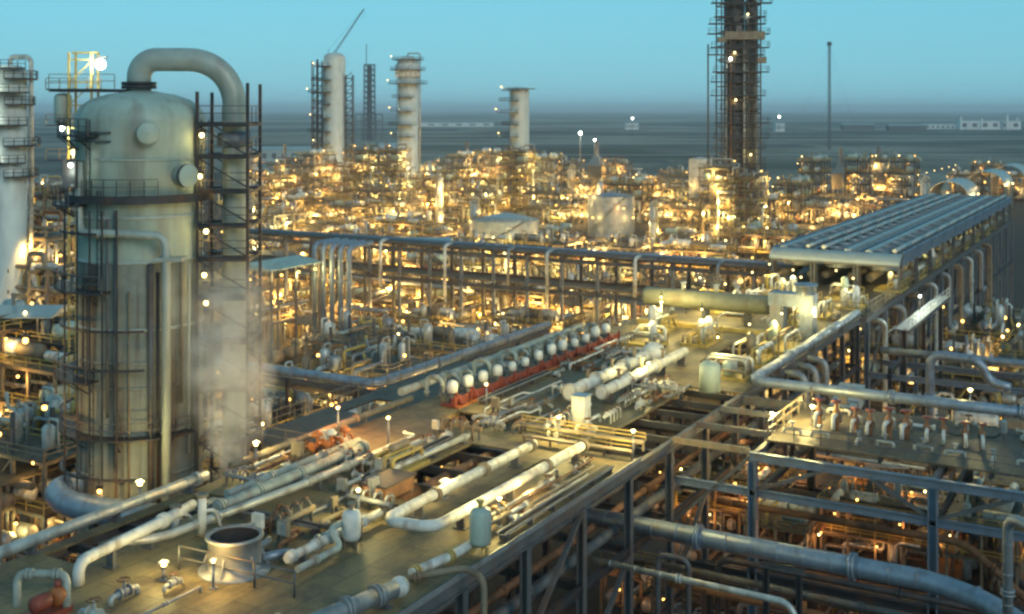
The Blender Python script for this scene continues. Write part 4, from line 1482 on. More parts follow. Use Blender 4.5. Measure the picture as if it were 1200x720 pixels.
L = 22
for s in (-.65, .65):
    MB().b2((0, s - .06, 0), (L, s + .06, .3)).build('stringer', 'steel', t_)
for k in range(36):
    MB().box((0.3 + k * .61, 0, 0.32), (.34, 1.2, .05)).build('slat', 'white_paint', t_)
MB().rail([(0, -.66, .3), (L, -.66, .3)], 1.0, .05, 1.8).build('railing', 'white_paint', t_)
for k in range(3):
    MB().hbeam((1.5 + k * 9.5, 0, -19.6), (1.5 + k * 9.5, 0, 0), .35).build('post', 'dark_steel', t_)
globe('lamp lighting the white gangway slats', 1078, 366, 1.4, 0.1, 1400, WHITE, 'white_lamp', z=19.9)

# ================================================================== MID-GROUND RACK
M = thing('pipe_rack', 'long mid-ground pipe rack on tall columns stretching left from the deck', 'pipe rack', (168, 98, 0))
for k in range(18):
    w = 47 + k * 6.2
    for u in (164.5, 171.5):
        bw(MB().hbeam((u, w, 0), (u, w, 16.6), 0.45), 'column', 'galvanised' if u < 168 else 'steel', M)
    for z in (16.7, 11.6, 6.8):
        bw(MB().hbeam((163.5, w, z), (172.5, w, z), 0.3, 0.45), 'tie_beam', 'steel', M)
for z in (16.2, 11.2):
    for u in (164.5, 171.5):
        bw(MB().hbeam((u, 46, z), (u, 153, z), 0.3, 0.6), 'edge_beam', 'steel', M)
for k in range(0, 17, 3):
    w = 47 + k * 6.2
    bw(MB().beam((164.45, w, 11.5), (164.45, w + 6.2, 16.2), 0.2), 'brace', 'steel', M)
for k in range(9):
    fitting(M, (163.0, 50 + k * 11.7, 13.5 if k % 2 else 9.5), 1500, SODIUM if k % 3 else ORANGE, 0.24)
for k in range(9):
    u = 164.6 + k * 0.85
    r = R.choice((0.16, 0.22, 0.3, 0.34))
    pipe_run('rack_pipe', f'pipe on top of the long mid-ground rack, {ORD[k + 1]} from its near side', [(u, 46.5, 16.95 + r), (u, 152.5, 16.95 + r)], r,
             R.choice(('tan_steel', 'blue_pipe', 'steel', 'galvanised', 'rusty', 'insulation')), base=16.9, flanges=(0.2, 0.5, 0.8), seg=8, group='pipes on top of the mid-ground rack')
for k in range(5):
    u = 164.9 + k * 1.4
    pipe_run('rack_pipe', f'rusty pipe on the middle level of the mid-ground rack, {ORD[k + 1]} from near side', [(u, 46.5, 12.1), (u, 152.5, 12.1)], 0.26,
             R.choice(('rusty', 'tan_steel', 'insulation')), base=11.8, seg=8, group='pipes on the middle level of the mid-ground rack')
# hanging goalpost pipes on the rack's near side
for k, w in enumerate((58, 71, 86, 93, 105, 118)):
    hh = R.uniform(4, 9)
    pipe_run('drop_pipe', f'pale drop pipe on the near side of the mid-ground rack, {ORD[k + 1]} from the right', [(165, w, 17.6), (162.9, w, 17.6), (162.9, w, 17.6 - hh)], 0.26, R.choice(('insulation', 'galvanised', 'white_paint')),
             bend=0.8, base=8, group='drop pipes on the mid-ground rack')
# five upright pipes
for k in range(5):
    p = PY(369 + k * 10, 187 - k * 1.2)
    pipe_run('upright_pipe', f'tall grey upright pipe, {ORD[k + 1]} from the left in the row of five', [Vector((p.x, p.y, 0.2)), Vector((p.x, p.y, 18.6)), Vector((p.x + 6, p.y, 18.6))], 0.42, 'blue_pipe', bend=1.2, base=0,
             flanges=((0, 0.25), (0, 0.7)), group='five upright pipes before the mid-ground rack')
# L-shaped overhead pipe before it
pipe_run('overhead_pipe', 'long grey L-shaped overhead pipe between green vessel and motor row', [(96.5, 92, 12.2), (96.5, 70.5, 12.2), (134, 70.5, 12.2)], 0.5, 'blue_pipe', bend=1.6, base=11, flanges=((0, 0.5), (1, 0.3), (1, 0.7)))
pipe_run('overhead_pipe', 'rusty lower pipe under the L-shaped overhead pipe', [(97.5, 92, 10.6), (97.5, 71.5, 10.6), (134, 71.5, 10.6)], 0.35, 'tan_steel', bend=1.2, base=9)
t_ = thing('trestle', 'dark trestle carrying the L-shaped overhead pipe', 'support frame', (100, 78, 0))
for (u, w) in ((96.5, 90), (96.5, 82), (96.5, 73), (106, 70.5), (116, 70.5), (126, 70.5)):
    bw(MB().hbeam((u, w, 0), (u, w, 11.5), 0.3), 'column', 'dark_steel', t_)
bw(MB().hbeam((96.5, 92, 11.4), (96.5, 70.5, 11.4), 0.3, 0.4), 'beam', 'steel', t_)
bw(MB().hbeam((96.5, 70.5, 11.4), (134, 70.5, 11.4), 0.3, 0.4), 'beam', 'steel', t_)

# pale roofs left and middle
def shelter(label, loc, L, Wd, z, rz=0.0, m='roof_sheet', lamps=2, col=WARM, name='sheet_shelter'):
    t = thing(name, label, 'shelter', loc, rz)
    MB()._add([(-L / 2, -Wd / 2, z), (L / 2, -Wd / 2, z), (L / 2, 0, z + Wd * .09), (-L / 2, 0, z + Wd * .09), (-L / 2, Wd / 2, z), (L / 2, Wd / 2, z),
               (-L / 2, -Wd / 2, z - .15), (L / 2, -Wd / 2, z - .15), (-L / 2, Wd / 2, z - .15), (L / 2, Wd / 2, z - .15)],
              [(0, 1, 2, 3), (3, 2, 5, 4), (6, 7, 1, 0), (5, 9, 8, 4), (9, 7, 6, 8), (0, 3, 4, 8, 6), (1, 7, 9, 5, 2)]).build('roof', m, t)
    nx = max(2, int(L / 6) + 1)
    for k in range(nx):
        x = -L / 2 + .4 + (L - .8) * k / (nx - 1)
        for s in (-1, 1):
            MB().hbeam((x, s * (Wd / 2 - .3), 0), (x, s * (Wd / 2 - .3), z - .16), 0.3).build('column', 'steel', t)
    MB().beam((-L / 2, -Wd / 2 + .3, z * .5), (L / 2, -Wd / 2 + .3, z * .5), .2).beam((-L / 2, Wd / 2 - .3, z * .5), (L / 2, Wd / 2 - .3, z * .5), .2).build('girt', 'steel', t)
    for k in range(3):
        x = -L / 3 + L / 3 * k
        MB().capsule((x, 0, 1.5), min(4, L / 4), 1.0).build('machine', 'tan_steel', t)
    for k in range(lamps):
        fitting(t, (-L / 3 + L * .66 * k / max(1, lamps - 1), -Wd / 2 - .3, z - .9), 1200, col, .2)
    return t


shelter('pale teal sheet roof shelter at the left picture edge', PY(12, 150), 14, 9, 14.2, YAW, lamps=1)
shelter('yellow-green lit flat roof shelter right of the green vessel', PY(322, 182), 12, 9, 16.0, 0, 'vessel_paint', 3, WARM)
shelter('long low pale roof in front of the conical white tank', PY(455, 240), 26, 9, 13.0, YAW, 'roof_sheet', 3)

# ================================================================== TANKS, TOWERS, FAR THINGS
def tank(name, label, px_, Y, r, h, cone, m='roof_sheet', lights_=2):
    t = thing(name, label, 'tank', PY(px_, Y), YAW)
    MB().lathe([(r, 0), (r, h)], (0, 0, 0), 44).build('shell', m, t)
    MB().lathe([(r + .12, h - .15), (r + .15, h), (r * .5, h + cone * .55), (.02, h + cone)], (0, 0, 0), 44).build('roof', m, t)
    for z in (h * .33, h * .66):
        MB().lathe([(r + .01, z - .1), (r + .12, z - .08), (r + .12, z + .08), (r + .01, z + .1)], (0, 0, 0), 44).build('wind_girder', 'galvanised', t)
    st = MB()
    for k in range(26):
        a = rad(200 + k * 4)
        st.box(((r + .5) * math.cos(a), (r + .5) * math.sin(a), h * (k + 1) / 26), (0.9, 0.9, 0.1), a)
    st.build('spiral_stair', 'steel', t)
    MB().arc_rail((0, 0, h), r + .05, 0, 360, 1.1, .08, 30).build('railing', 'steel', t)
    for k in range(lights_):
        a = rad(230 + 80 * k)
        fitting(t, ((r + 2.4) * math.cos(a), (r + 2.4) * math.sin(a), h * .5), 900, SODIUM, .28)
    return t


tank('storage_tank', 'wide pale tank with shallow conical roof behind the mid-ground rack', 593, 330, 9.2, 9.0, 2.0)
tank('storage_tank', 'blue-grey upright storage tank right of the conical roofed tank', 716, 372, 7.4, 12.6, 1.0, 'blue_pipe')
tank('storage_tank', 'small white tank at the foot of the dark scaffolded tower', 821, 470, 4.6, 20.0, .9, 'white_paint', 1)


def column_tower(name, label, px_, Y, r, ztop, plats, m='white_paint', side=(120, 260), lamp=None, pm='steel', top='dome', offx=0.0, cat='tower', ex=1.3, down=True, pw=900):
    """process column in a camera-facing frame with part-ring platforms"""
    t = thing(name, label, cat, PY(px_, Y), YAW)
    MB().lathe([(r + .2, 0), (r + .2, 3), (r, 3.1), (r, ztop - r * .5), (r * .9, ztop - r * .25), (r * .6, ztop - r * .05), (.02, ztop)], (0, 0, 0), 26).build('shell', m, t)
    for i, z in enumerate(plats):
        a0, a1 = side if not callable(side) else side(i)
        e = ex * (1 + .25 * ((i * 7) % 3 - 1))
        p = MB().ring((0, 0, z), r + .03, r + e, .25, a0, a1, 18).build('platform', pm, t)
        MB().arc_rail((0, 0, z), r + e - .05, a0, a1, 1.2, .1, 9).build('railing', pm, p)
        if lamp and i % 2 == 0:
            a = rad((a0 + a1) / 2)
            fitting(t, ((r + e + .3) * math.cos(a), (r + e + .3) * math.sin(a) - .3, z + 1.5), pw, lamp, .22, 'warm_lamp')
    la = MB()
    for a, b in zip(plats[:-1], plats[1:]):
        ang = rad((side[0] + side[1]) / 2 if not callable(side) else 190)
        ladder(la, (r + .4) * math.cos(ang), (r + .4) * math.sin(ang), min(a, b), max(a, b) + 1, math.sin(ang), -math.cos(ang), .7)
    la.build('ladder', pm, t)
    if down:
        MB().tube([(0, 0, ztop - .1), (0, 0, ztop + 1.3), (r + .7, .2, ztop + 1.3), (r + .7, .2, 4)], .38, 10, 1.0).build('overhead_pipe', 'insulation', t)
    return t


def zs(Y, *pys):
    return [zat(p, Y) for p in pys]


T1 = column_tower('process_column', 'tall white column with balconies on its left beside the luffing crane', 392, 540, 5.1, zat(62, 540), zs(540, 78, 94, 108, 122, 138, 154, 168), side=(110, 262), lamp=WHITE, ex=5.6, m='column_paint', pm='dark_steel', down=False, pw=1200)
MB().beam((-7.6, 0, 0), (-7.6, 0, zat(70, 540)), .5).beam((-7.6, -3, 0), (-7.6, -3, zat(70, 540)), .5).build('stair_frame', 'dark_steel', T1)
sf = MB()
for (xa, xb) in ((-9.8, -5.3), (5.3, 8.6)):
    for x in (xa, xb):
        for y in (-3.5, 1):
            sf.beam((x, y, 0), (x, y, zat(72 if xa < 0 else 88, 540)), .42)
    z = 3
    while z < zat(90, 540):
        sf.beam((xa, -3.5, z), (xb, -3.5, z), .6, .5).beam((xa, -3.5, z), (xb, -3.5, z + 3), .3)
        z += 3.4
sf.build('stair_scaffold', 'dark_steel', T1)
T2 = column_tower('process_column', 'white column with a bulging platformed top between two other columns', 478, 540, 4.8, zat(66, 540), zs(540, 70, 82, 98, 114, 130, 146, 160), side=lambda i: ((0, 360) if i < 3 else (60, 300)), lamp=WHITE, ex=3.4, m='column_paint', pm='dark_steel', pw=1000)
MB().lathe([(4.82, zat(92, 540)), (5.9, zat(91, 540)), (5.9, zat(76, 540)), (4.82, zat(75, 540))], (0, 0, 0), 26).build('head_casing', 'white_paint', T2)
T3 = column_tower('process_column', 'shorter white column with stacked balconies on its left, right of centre', 609, 500, 4.1, zat(102, 500), zs(500, 106, 118, 132, 146, 160, 174), side=(120, 265), lamp=WHITE, ex=4.8, m='column_paint', pm='dark_steel', down=False, pw=1000)
MB().ring((0, 0, zat(104, 500)), 4.15, 6.8, .3, 0, 360).build('top_platform', 'dark_steel', T3)
T0 = column_tower('process_column', 'white platformed column cut by the left picture edge', 12, 190, 2.6, zat(76, 190), zs(190, 80, 92, 108, 122, 146, 170, 190, 206), side=lambda i: (-80, 100) if i % 2 else (150, 330), lamp=WHITE, ex=1.6, m='column_paint', pm='dark_steel', pw=600)
# two pale columns of the far plant, misted
t_ = thing('far_tower', 'faint blue-grey far lattice tower between two white columns', 'tower', PY(433, 1500), YAW)
ft = MB()
zz_ = zat(76, 1500)
for x in (-7, -2.4, 2.4, 7):
    for y in (-6, 6):
        ft.beam((x, y, 0), (x * .9, y, zz_), 1.0)
for k in range(14):
    z = zz_ * (k + 1) / 14
    for y in (-6, 6):
        ft.beam((-7, y, z), (7, y, z), 1.0)
        ft.beam((-7, y, z), (7, y, z - zz_ / 14), .6)
ft.build('lattice', 'far_steel', t_)
MB().lathe([(3.4, 0), (3.2, zz_ * .97), (.2, zz_)], (0, 0, 0), 14).build('shell', 'far_steel', t_)
fb = MB()
for x in (-17, -9, 0, 9, 17):
    fb.beam((x, -5, 0), (x, -5, zat(134, 1500)), 1.0)
for z in (zat(134, 1500), zat(142, 1500)):
    fb.beam((-17, -5, z), (17, -5, z), 1.2)
fb.build('foot_frame', 'far_steel', t_)
MB().beam((-4, 0, zz_), (-4, 0, zat(52, 1500)), .9).build('mast', 'far_steel', t_)

# scaffolded dark tower
Y = 262
ZB = 14.0   # modelled small, then scaled up where it stands
D = thing('scaffold_tower', 'dark tall tower wrapped in scaffold platforms reaching above the picture', 'tower', PY(865, 400, H - H * 400 / 262), YAW)
D.scale = (400 / 262,) * 3
ztop = 70.0
MB().lathe([(2.3, ZB), (2.3, ztop - 1), (1.2, ztop)], (-.9, 0, 0), 22).build('shell', 'dark_steel', D)
MB().lathe([(1.25, ZB), (1.25, ztop - 6), (.3, ztop - 5)], (2.7, -.3, 0), 16).build('side_column', 'tan_steel', D)
fr_ = MB()
hw = 4.3
for x in (-hw, -1.5, 1.6, hw):
    for y in (-3.4, 3.2):
        fr_.beam((x, y, ZB), (x, y, ztop + R.uniform(-3, 2)), .28)
z = 15.0
while z < ztop - 1:
    for y in (-3.4, 3.2):
        fr_.beam((-hw, y, z), (hw, y, z), .22)
        if R.random() < .6:
            s = R.choice((-1, 1))
            fr_.beam((-hw * s, y, z), (0, y, z + 3), .14)
    for x in (-hw, hw):
        fr_.beam((x, -3.4, z), (x, 3.2, z), .22)
    z += 3.0
fr_.build('scaffold', 'dark_steel', D)
z = 16.0
i = 0
while z < ztop:
    a = R.choice((0.3, 0.8, 1.3, 1.8, 2.2)) if z < 52 else R.uniform(1.0, 3.0)
    b = R.choice((0, 0.4, 1.0, 1.8)) if z < 52 else R.uniform(.6, 2.6)
    p = MB().b2((-hw - a, -3.9, z - .15), (hw + b, -1.7, z + .1)).build('platform', 'dark_steel', D)
    MB().rail([(-hw - a, -3.9, z + .1), (hw + b, -3.9, z + .1), (hw + b, -1.7, z + .1)], 1.1, .09, 2).build('railing', 'dark_steel', p)
    if i % 4 == 1:
        fitting(D, (R.uniform(-3, 3), -4.4, z + 2), 420, R.choice((WARM, WHITE)), .2, 'warm_lamp')
    i += 1
    z += R.choice((1.6, 2.2, 3.0, 3.4))
zb = zat(43, Y)
MB().b2((-hw + .6, -4.3, zb - .9), (hw + .8, -1.5, zb + .9)).build('yellow_screen', 'tan_steel', D)
for x in (-3.2, -2.2, 0.8, 1.6, 3.6):
    MB().cyl((x, -3.0, ZB), (x, -3.0, ztop - R.uniform(1, 26)), R.uniform(.14, .3), 8).build('pipe', R.choice(('galvanised', 'insulation', 'rusty', 'steel')), D)
for k in range(12):
    z = zat(75, 262) + k * 2.3
    x = R.uniform(-hw - 1.6, hw - .6)
    MB().b2((x, -4.2, z), (x + R.uniform(1.2, 2.6), -2.6, z + R.uniform(.7, 1.5))).build('equipment_box', R.choice(('steel', 'tan_steel', 'dark_steel')), D)
MB().beam((-hw - 2.4, 0, ZB), (-hw - 2.4, 0, zat(52, Y)), .3).build('pole', 'dark_steel', D)
fitting(D, (-2.5, -4.4, zat(70, Y)), 500, WHITE, .3, 'white_lamp')

# luffing crane behind the white column
Y = 552
K = thing('luffing_crane', 'thin dark crane jib slanting up right above the white column', 'crane', PY(389, Y + 8), YAW)
yb = 0.0
mz = zat(66, Y)
ms = MB()
for x in (-.8, .8):
    for y in (-.8, .8):
        ms.beam((x, y, 0), (x, y, mz), .22)
z = 1
while z < mz - 2:
    ms.beam((-.8, -.8, z), (.8, -.8, z + 2), .12).beam((.8, -.8, z), (-.8, -.8, z), .12)
    z += 2
ms.build('mast', 'dark_steel', K)
jx, jz = (427 - 389) * Y / F, zat(9, Y)
jb = MB()
a, b = Vector((0, 0, mz)), Vector((jx, 0, jz))
nrm = Vector((-(b - a).z, 0, (b - a).x)).normalized()
for s in (-.45, .45):
    jb.beam(a + nrm * s, b + nrm * s * .3, .22)
for k in range(12):
    p, q = a.lerp(b, k / 12), a.lerp(b, (k + 1) / 12)
    sg = .45 if k % 2 else -.45
    jb.beam(p + nrm * sg * (1 - .06 * k), q - nrm * sg * (1 - .06 * k), .13)
jb.build('jib', 'dark_steel', K)
MB().b2((-3.0, -1, mz - 1.6), (1.2, 1, mz)).build('machinery_deck', 'steel', K)
MB().b2((.9, -1.6, mz - 2.2), (2.2, -.2, mz - .2)).build('cab', 'white_paint', K)
MB().beam((-2.4, 0, mz), (-1.5, 0, mz + 3.6), .18).build('gantry', 'dark_steel', K)
MB().beam((-1.5, 0, mz + 3.6), b, .07).build('stay_cable', 'dark_steel', K)
MB().beam(b, (b.x, 0, b.z - 5), .06).build('hoist_cable', 'dark_steel', K)

# banded thin stack on the plain
Y = 1150
S = thing('guyed_mast', 'thin dark lattice mast standing alone on the far plain', 'mast', PY(972, Y), YAW)
zt_ = zat(49, Y)
lt = MB()
for k in range(3):
    a = rad(120 * k + 30)
    lt.beam((1.3 * math.cos(a), 1.3 * math.sin(a), 0), (1.1 * math.cos(a), 1.1 * math.sin(a), zt_), .55)
z = 0
while z < zt_ - 4:
    lt.beam((-1.2, -.7, z), (1.2, -.7, z + 3), .3).beam((1.2, -.7, z), (-1.2, -.7, z), .3)
    z += 3.2
lt.build('lattice', 'far_steel', S)
MB().lathe([(2.1, zt_ - 4), (2.3, zt_ - 3.6), (2.3, zt_ - .6), (1, zt_)], (0, 0, 0), 12).build('head', 'far_steel', S)
for f_ in (.45, .95):
    for sx in (-1, 1):
        MB().beam((0, 0, zt_ * f_), (sx * 38 * f_, 14, 0), .09).build('guy_cable', 'far_steel', S)

# far buildings on the plain
def far_building(label, px_, Y, L, h, d=20, m='far_white', roof='roof_sheet', bays=6, name='far_building'):
    t = thing(name, label, 'building', PY(px_, Y), YAW)
    MB().b2((-L / 2, -d / 2, 0), (L / 2, d / 2, h)).build('wall', m, t)
    MB()._add([(-L / 2 - .5, -d / 2 - .5, h + .01), (L / 2 + .5, -d / 2 - .5, h + .01), (L / 2 + .5, 0, h + d * .12), (-L / 2 - .5, 0, h + d * .12), (-L / 2 - .5, d / 2 + .5, h + .01), (L / 2 + .5, d / 2 + .5, h + .01)],
              [(0, 1, 2, 3), (3, 2, 5, 4), (0, 3, 4), (1, 5, 2), (4, 5, 1, 0)]).build('roof', roof, t)
    for k in range(bays):
        x = -L / 2 + L * (k + .5) / bays
        MB().b2((x - L / bays * .22, -d / 2 - .12, h * .3), (x + L / bays * .22, -d / 2 - .01, h * .72)).build('window', 'far_steel', t)
    return t


for (lab, px_, Y, L, h, m) in (
        ('long white far warehouse at the right edge of the horizon', 1158, 2300, 120, 17, 'far_white'),
        ('smaller white far warehouse left of the long one on the horizon', 1100, 2350, 60, 9, 'far_white'),
        ('low dark far building right of the thin mast', 1062, 2200, 70, 9, 'far_steel'),
        ('low bluish far building just right of the thin mast', 1005, 2250, 60, 10, 'far_steel'),
        ('tiny white far building right of the dark scaffolded tower', 913, 2100, 16, 14, 'far_white'),
        ('pale low far shed on the plain right of the short white column', 740, 2300, 26, 12, 'far_white'),
        ('long pale far wall-like shed left of the short white column', 530, 2700, 190, 8, 'far_white'),
        ('low pale far shed right of the overhead pipe', 330, 900, 44, 9, 'roof_sheet'),
        ('white far hut beside the faint blue tower', 455, 1000, 14, 9, 'far_white')):
    far_building(lab, px_, Y, L, h, 20, m)
# far chimneys and pylons on the right
for k, (px_, Y, h) in enumerate(((1126, 2250, 26), (1180, 2280, 30), (1150, 2260, 22), (1192, 2300, 24))):
    t_ = thing('far_stack', f'short pale stack over the far warehouses, {ORD[(1, 3, 2, 4)[k]]} from the left', 'stack', PY(px_, Y), YAW, 'stacks over the far warehouses')
    MB().lathe([(3.0, 0), (2.4, h), (2.2, h)], (0, 0, 0), 12).build('shaft', 'far_white', t_)
    MB().lathe([(2.6, h), (2.7, h + .8), (.1, h + .9)], (0, 0, 0), 12).build('cap', 'far_steel', t_)

# barrel-roofed sheds at the right
def barrel(label, px_, Y, L, r, z, rz):
    t = thing('barrel_shed', label, 'shed', PY(px_, Y), rz, 'barrel-roofed sheds')
    n = 14
    vs_, fs_ = [], []
    for i in range(n + 1):
        a = math.pi * i / n
        for x in (-L / 2, L / 2):
            for q in (r, r - .25):
                vs_.append((x, q * math.cos(a), z + q * .8 * math.sin(a)))
    for i in range(n):
        o = i * 4
        fs_ += [(o, o + 2, o + 6, o + 4), (o + 1, o + 5, o + 7, o + 3), (o, o + 4, o + 5, o + 1), (o + 2, o + 3, o + 7, o + 6)]
    MB()._add(vs_, fs_, False).build('roof', 'roof_sheet', t)
    for s in (-1, 1):
        MB().b2((-L / 2, s * (r - .15) - .12, 0), (L / 2, s * (r - .15) + .12, z)).build('wall', 'tan_steel', t)
        for k in range(5):
            x = -L / 2 + L * k / 4
            MB().beam((x, s * (r + .1), 0), (x, s * (r + .1), z), .4).build('column', 'steel', t)
    MB().capsule((0, 0, 2.6), L * .7, 2.0).build('machine', 'tan_steel', t)
    fitting(t, (-L / 2 - 1, 0, z + 1.5), 3000, SODIUM, .3)
    fitting(t, (0, -r - 1.5, z + .5), 3000, WARM, .3, 'warm_lamp')
    return t


barrel('pale arched roof shed, lowest of the three at upper right', 1118, 440, 26, 7, 8, 0.0)
barrel('pale arched roof shed, middle of the three at upper right', 1160, 470, 26, 7, 10, 0.0)
barrel('pale arched roof shed, rearmost of the three at upper right', 1185, 520, 26, 7, 10, 0.0)

# yellow scaffold mast with a bright floodlight behind the green vessel
Y = 125
G = thing('flood_tower', 'yellow scaffold tower with one brilliant floodlight left of the green vessel', 'tower', PY(98, Y), YAW)
gf = MB()
zt_ = zat(62, Y)
for x in (-1.2, 1.2):
    for y in (-1, 1):
        gf.beam((x, y, 0), (x, y, zt_), .2)
z = 2
while z < zt_:
    gf.beam((-1.2, -1, z), (1.2, -1, z), .14).beam((-1.2, -1, z), (1.2, -1, z + 2.2 if z + 2.2 < zt_ else z), .1).beam((1.2, -1, z), (1.2, 1, z), .14)
    z += 2.4
gf.build('frame', 'yellow_paint', G)
MB().beam((-1.2, 0, zt_), (1.6, 0, zt_), .2).build('arm', 'yellow_paint', G)
fl_ = MB().box((2.1, -.6, zat(76, Y) + .75), (1.2, .5, .2)).build('lamp_housing', 'dark_steel', G)
MB().ball((2.1, -.9, zat(76, Y)), .55, 12, 8).build('bulb', 'white_lamp', fl_)
light((2.1, -1.9, zat(76, Y)), 2500, WHITE, fl_, .5)
for py_ in (106, 148, 188):
    MB().b2((-3.4, -1.6, zat(py_, Y)), (2.4, 1.4, zat(py_, Y) + .15)).build('platform', 'dark_steel', G)
    MB().rail([(-3.4, -1.6, zat(py_, Y) + .15), (2.4, -1.6, zat(py_, Y) + .15)], 1.1, .08, 1.4).build('railing', 'tan_steel', G)
fitting(G, (-1.6, -1.8, zat(150, Y)), 700, WHITE, .3, 'white_lamp')
fitting(G, (-.4, -1.8, zat(156, Y) - 2), 700, WARM, .3, 'warm_lamp')
MB().capsule((-2.2, 0, zat(128, Y)), 3.4, .9, 'z').build('pot', 'vessel_paint', G)

# high-mast floodlights beyond the plant
for k, (px_, py_, Y, r, lab) in enumerate(((680, 156, 640, .85, 'brilliant white floodlight on a mast beyond the plant'),
                                        (697, 164, 640, .5, 'smaller white floodlight right of the brilliant one'),
                                        (913, 137, 1500, 1.2, 'faint white light on the plain right of the dark tower'),
                                        (741, 139, 1700, 1.2, 'faint white light on the far plain at centre'))):
    t_ = thing('flood_mast', lab, 'lamp', PY(px_, Y), YAW)
    z = zat(py_, Y)
    MB().cyl((0, 0, 0), (0, 0, z), .3, 8).build('pole', 'steel', t_)
    MB().b2((-1, -.4, z), (1, .4, z + .5)).build('head', 'steel', t_)
    MB().ball((0, -.7, z - .1), r, 10, 6).build('bulb', 'white_lamp', t_)
    light((0, -2.2, z), 4000, WHITE, t_, .6)

# ================================================================== PROCESS UNITS (templates, then copies)
PIPE_M = ('insulation', 'white_paint', 'tan_steel', 'galvanised', 'rusty', 'tan_steel', 'yellow_paint')


def u_frame(seed, nx, ny, lv, bay=4.4, lh=4.2, lamps=5, power=1500, tall=0.0, fm='tan_steel', col=SODIUM):
    r = random.Random(seed)
    t = thing('process_frame', '', 'process unit')
    X0, Y0 = -nx * bay / 2, -ny * bay / 2
    Ht = lv * lh
    f = MB()
    for i in range(nx + 1):
        for j in range(ny + 1):
            f.beam((X0 + i * bay, Y0 + j * bay, 0), (X0 + i * bay, Y0 + j * bay, Ht + r.uniform(0, 1.2 + tall)), .32)
    for k in range(1, lv + 1):
        z = k * lh
        for j in range(ny + 1):
            f.beam((X0, Y0 + j * bay, z - .25), (-X0, Y0 + j * bay, z - .25), .25, .4)
        for i in range(nx + 1):
            f.beam((X0 + i * bay, Y0, z - .27), (X0 + i * bay, -Y0, z - .27), .22, .36)
        i = r.randrange(nx)
        f.beam((X0 + i * bay, Y0, z - lh), (X0 + (i + 1) * bay, Y0, z - .3), .16)
        f.beam((X0, Y0 + r.randrange(ny) * bay, z - lh), (X0, Y0 + bay, z - .3), .16)
    f.build('steel_frame', fm, t)
    for k in range(1, lv + 1):
        z = k * lh
        a, b = (0, nx) if k < lv or r.random() < .5 else (r.randrange(nx), nx)
        p = MB().b2((X0 + a * bay - .5, Y0 - .5, z), (X0 + b * bay + .5, -Y0 + .5, z + .1)).build('floor', 'grating', t)
        MB().rail([(X0 + a * bay - .5, Y0 - .5, z + .1), (X0 + b * bay + .5, Y0 - .5, z + .1), (X0 + b * bay + .5, -Y0 + .5, z + .1), (X0 + a * bay - .5, -Y0 + .5, z + .1), (X0 + a * bay - .5, Y0 - .5, z + .1)], 1.1, .1, 2.2).build('railing', r.choice(('yellow_paint', 'tan_steel')), p)
    for k in range(0, lv + 1):
        z = k * lh + .1
        for i in range(nx):
            for j in range(ny):
                x, y = X0 + (i + .5) * bay, Y0 + (j + .5) * bay
                c = r.random()
                if c < .28:
                    rr = r.uniform(.55, 1.1)
                    MB().capsule((x, y, z + rr + .3), bay * r.uniform(.7, 1.1), rr, r.choice('xy'), 14).box((x, y, z + .2), (.6, .6, .45)).build('drum', r.choice(('white_paint', 'insulation', 'vessel_paint', 'tan_steel')), t)
                elif c < .5:
                    hh, rr = r.uniform(1.8, 3.6), r.uniform(.4, .8)
                    MB().lathe([(.1, 0), (rr, .3), (rr, hh - .3), (rr * .6, hh), (.02, hh + .1)], (x, y, z), 12).tube([(x, y, z + hh), (x, y, z + hh + .6), (x + 1.4, y, z + hh + .6), (x + 1.4, y, z)], .14, 6, .3).build('pot', r.choice(('white_paint', 'insulation', 'tan_steel', 'galvanised')), t)
                elif c < .9:
                    for q in range(3):
                        yy = y + (q - 1) * 1.1 + r.uniform(-.2, .2)
                        h1 = r.uniform(.6, 2.8)
                        L = bay * r.uniform(.4, .75)
                        MB().tube([(x - L, yy, z), (x - L, yy, z + h1), (x + L, yy, z + h1), (x + L, yy + r.uniform(-.8, .8), z + (r.uniform(1, 3.5)))], r.uniform(.12, .3), 7, .45).build('pipe', r.choice(PIPE_M), t)
    for q in range(3):
        y = r.choice((Y0 - .7, -Y0 + .7)) + r.uniform(-.2, .2)
        x = r.uniform(X0, -X0)
        z1 = r.uniform(.5, .9) * Ht
        MB().tube([(x, y, .2), (x, y, z1), (x + r.uniform(2, 6) * r.choice((-1, 1)), y, z1)], r.uniform(.2, .42), 8, .9).build('pipe', r.choice(PIPE_M), t)
    for q in range(lamps):
        x = r.uniform(X0, -X0)
        s = (-1, 1, 1, -1)[q % 4]
        z = (r.randrange(lv) + .8) * lh if lv > 1 else lh * .8
        fitting(t, (x, s * (-Y0 + 1.1), z), power, col, .17, r.choice(('sodium_lamp', 'warm_lamp', 'sodium_lamp')), drop=.6)
    # bare bulbs on the top rail
    for q in range(2):
        MB().ball((r.uniform(X0, -X0), r.choice((Y0 - .5, -Y0 + .5)), Ht + 1.8), .2, 7, 5).build('bulb', r.choice(('sodium_lamp', 'warm_lamp')), t)
    return t


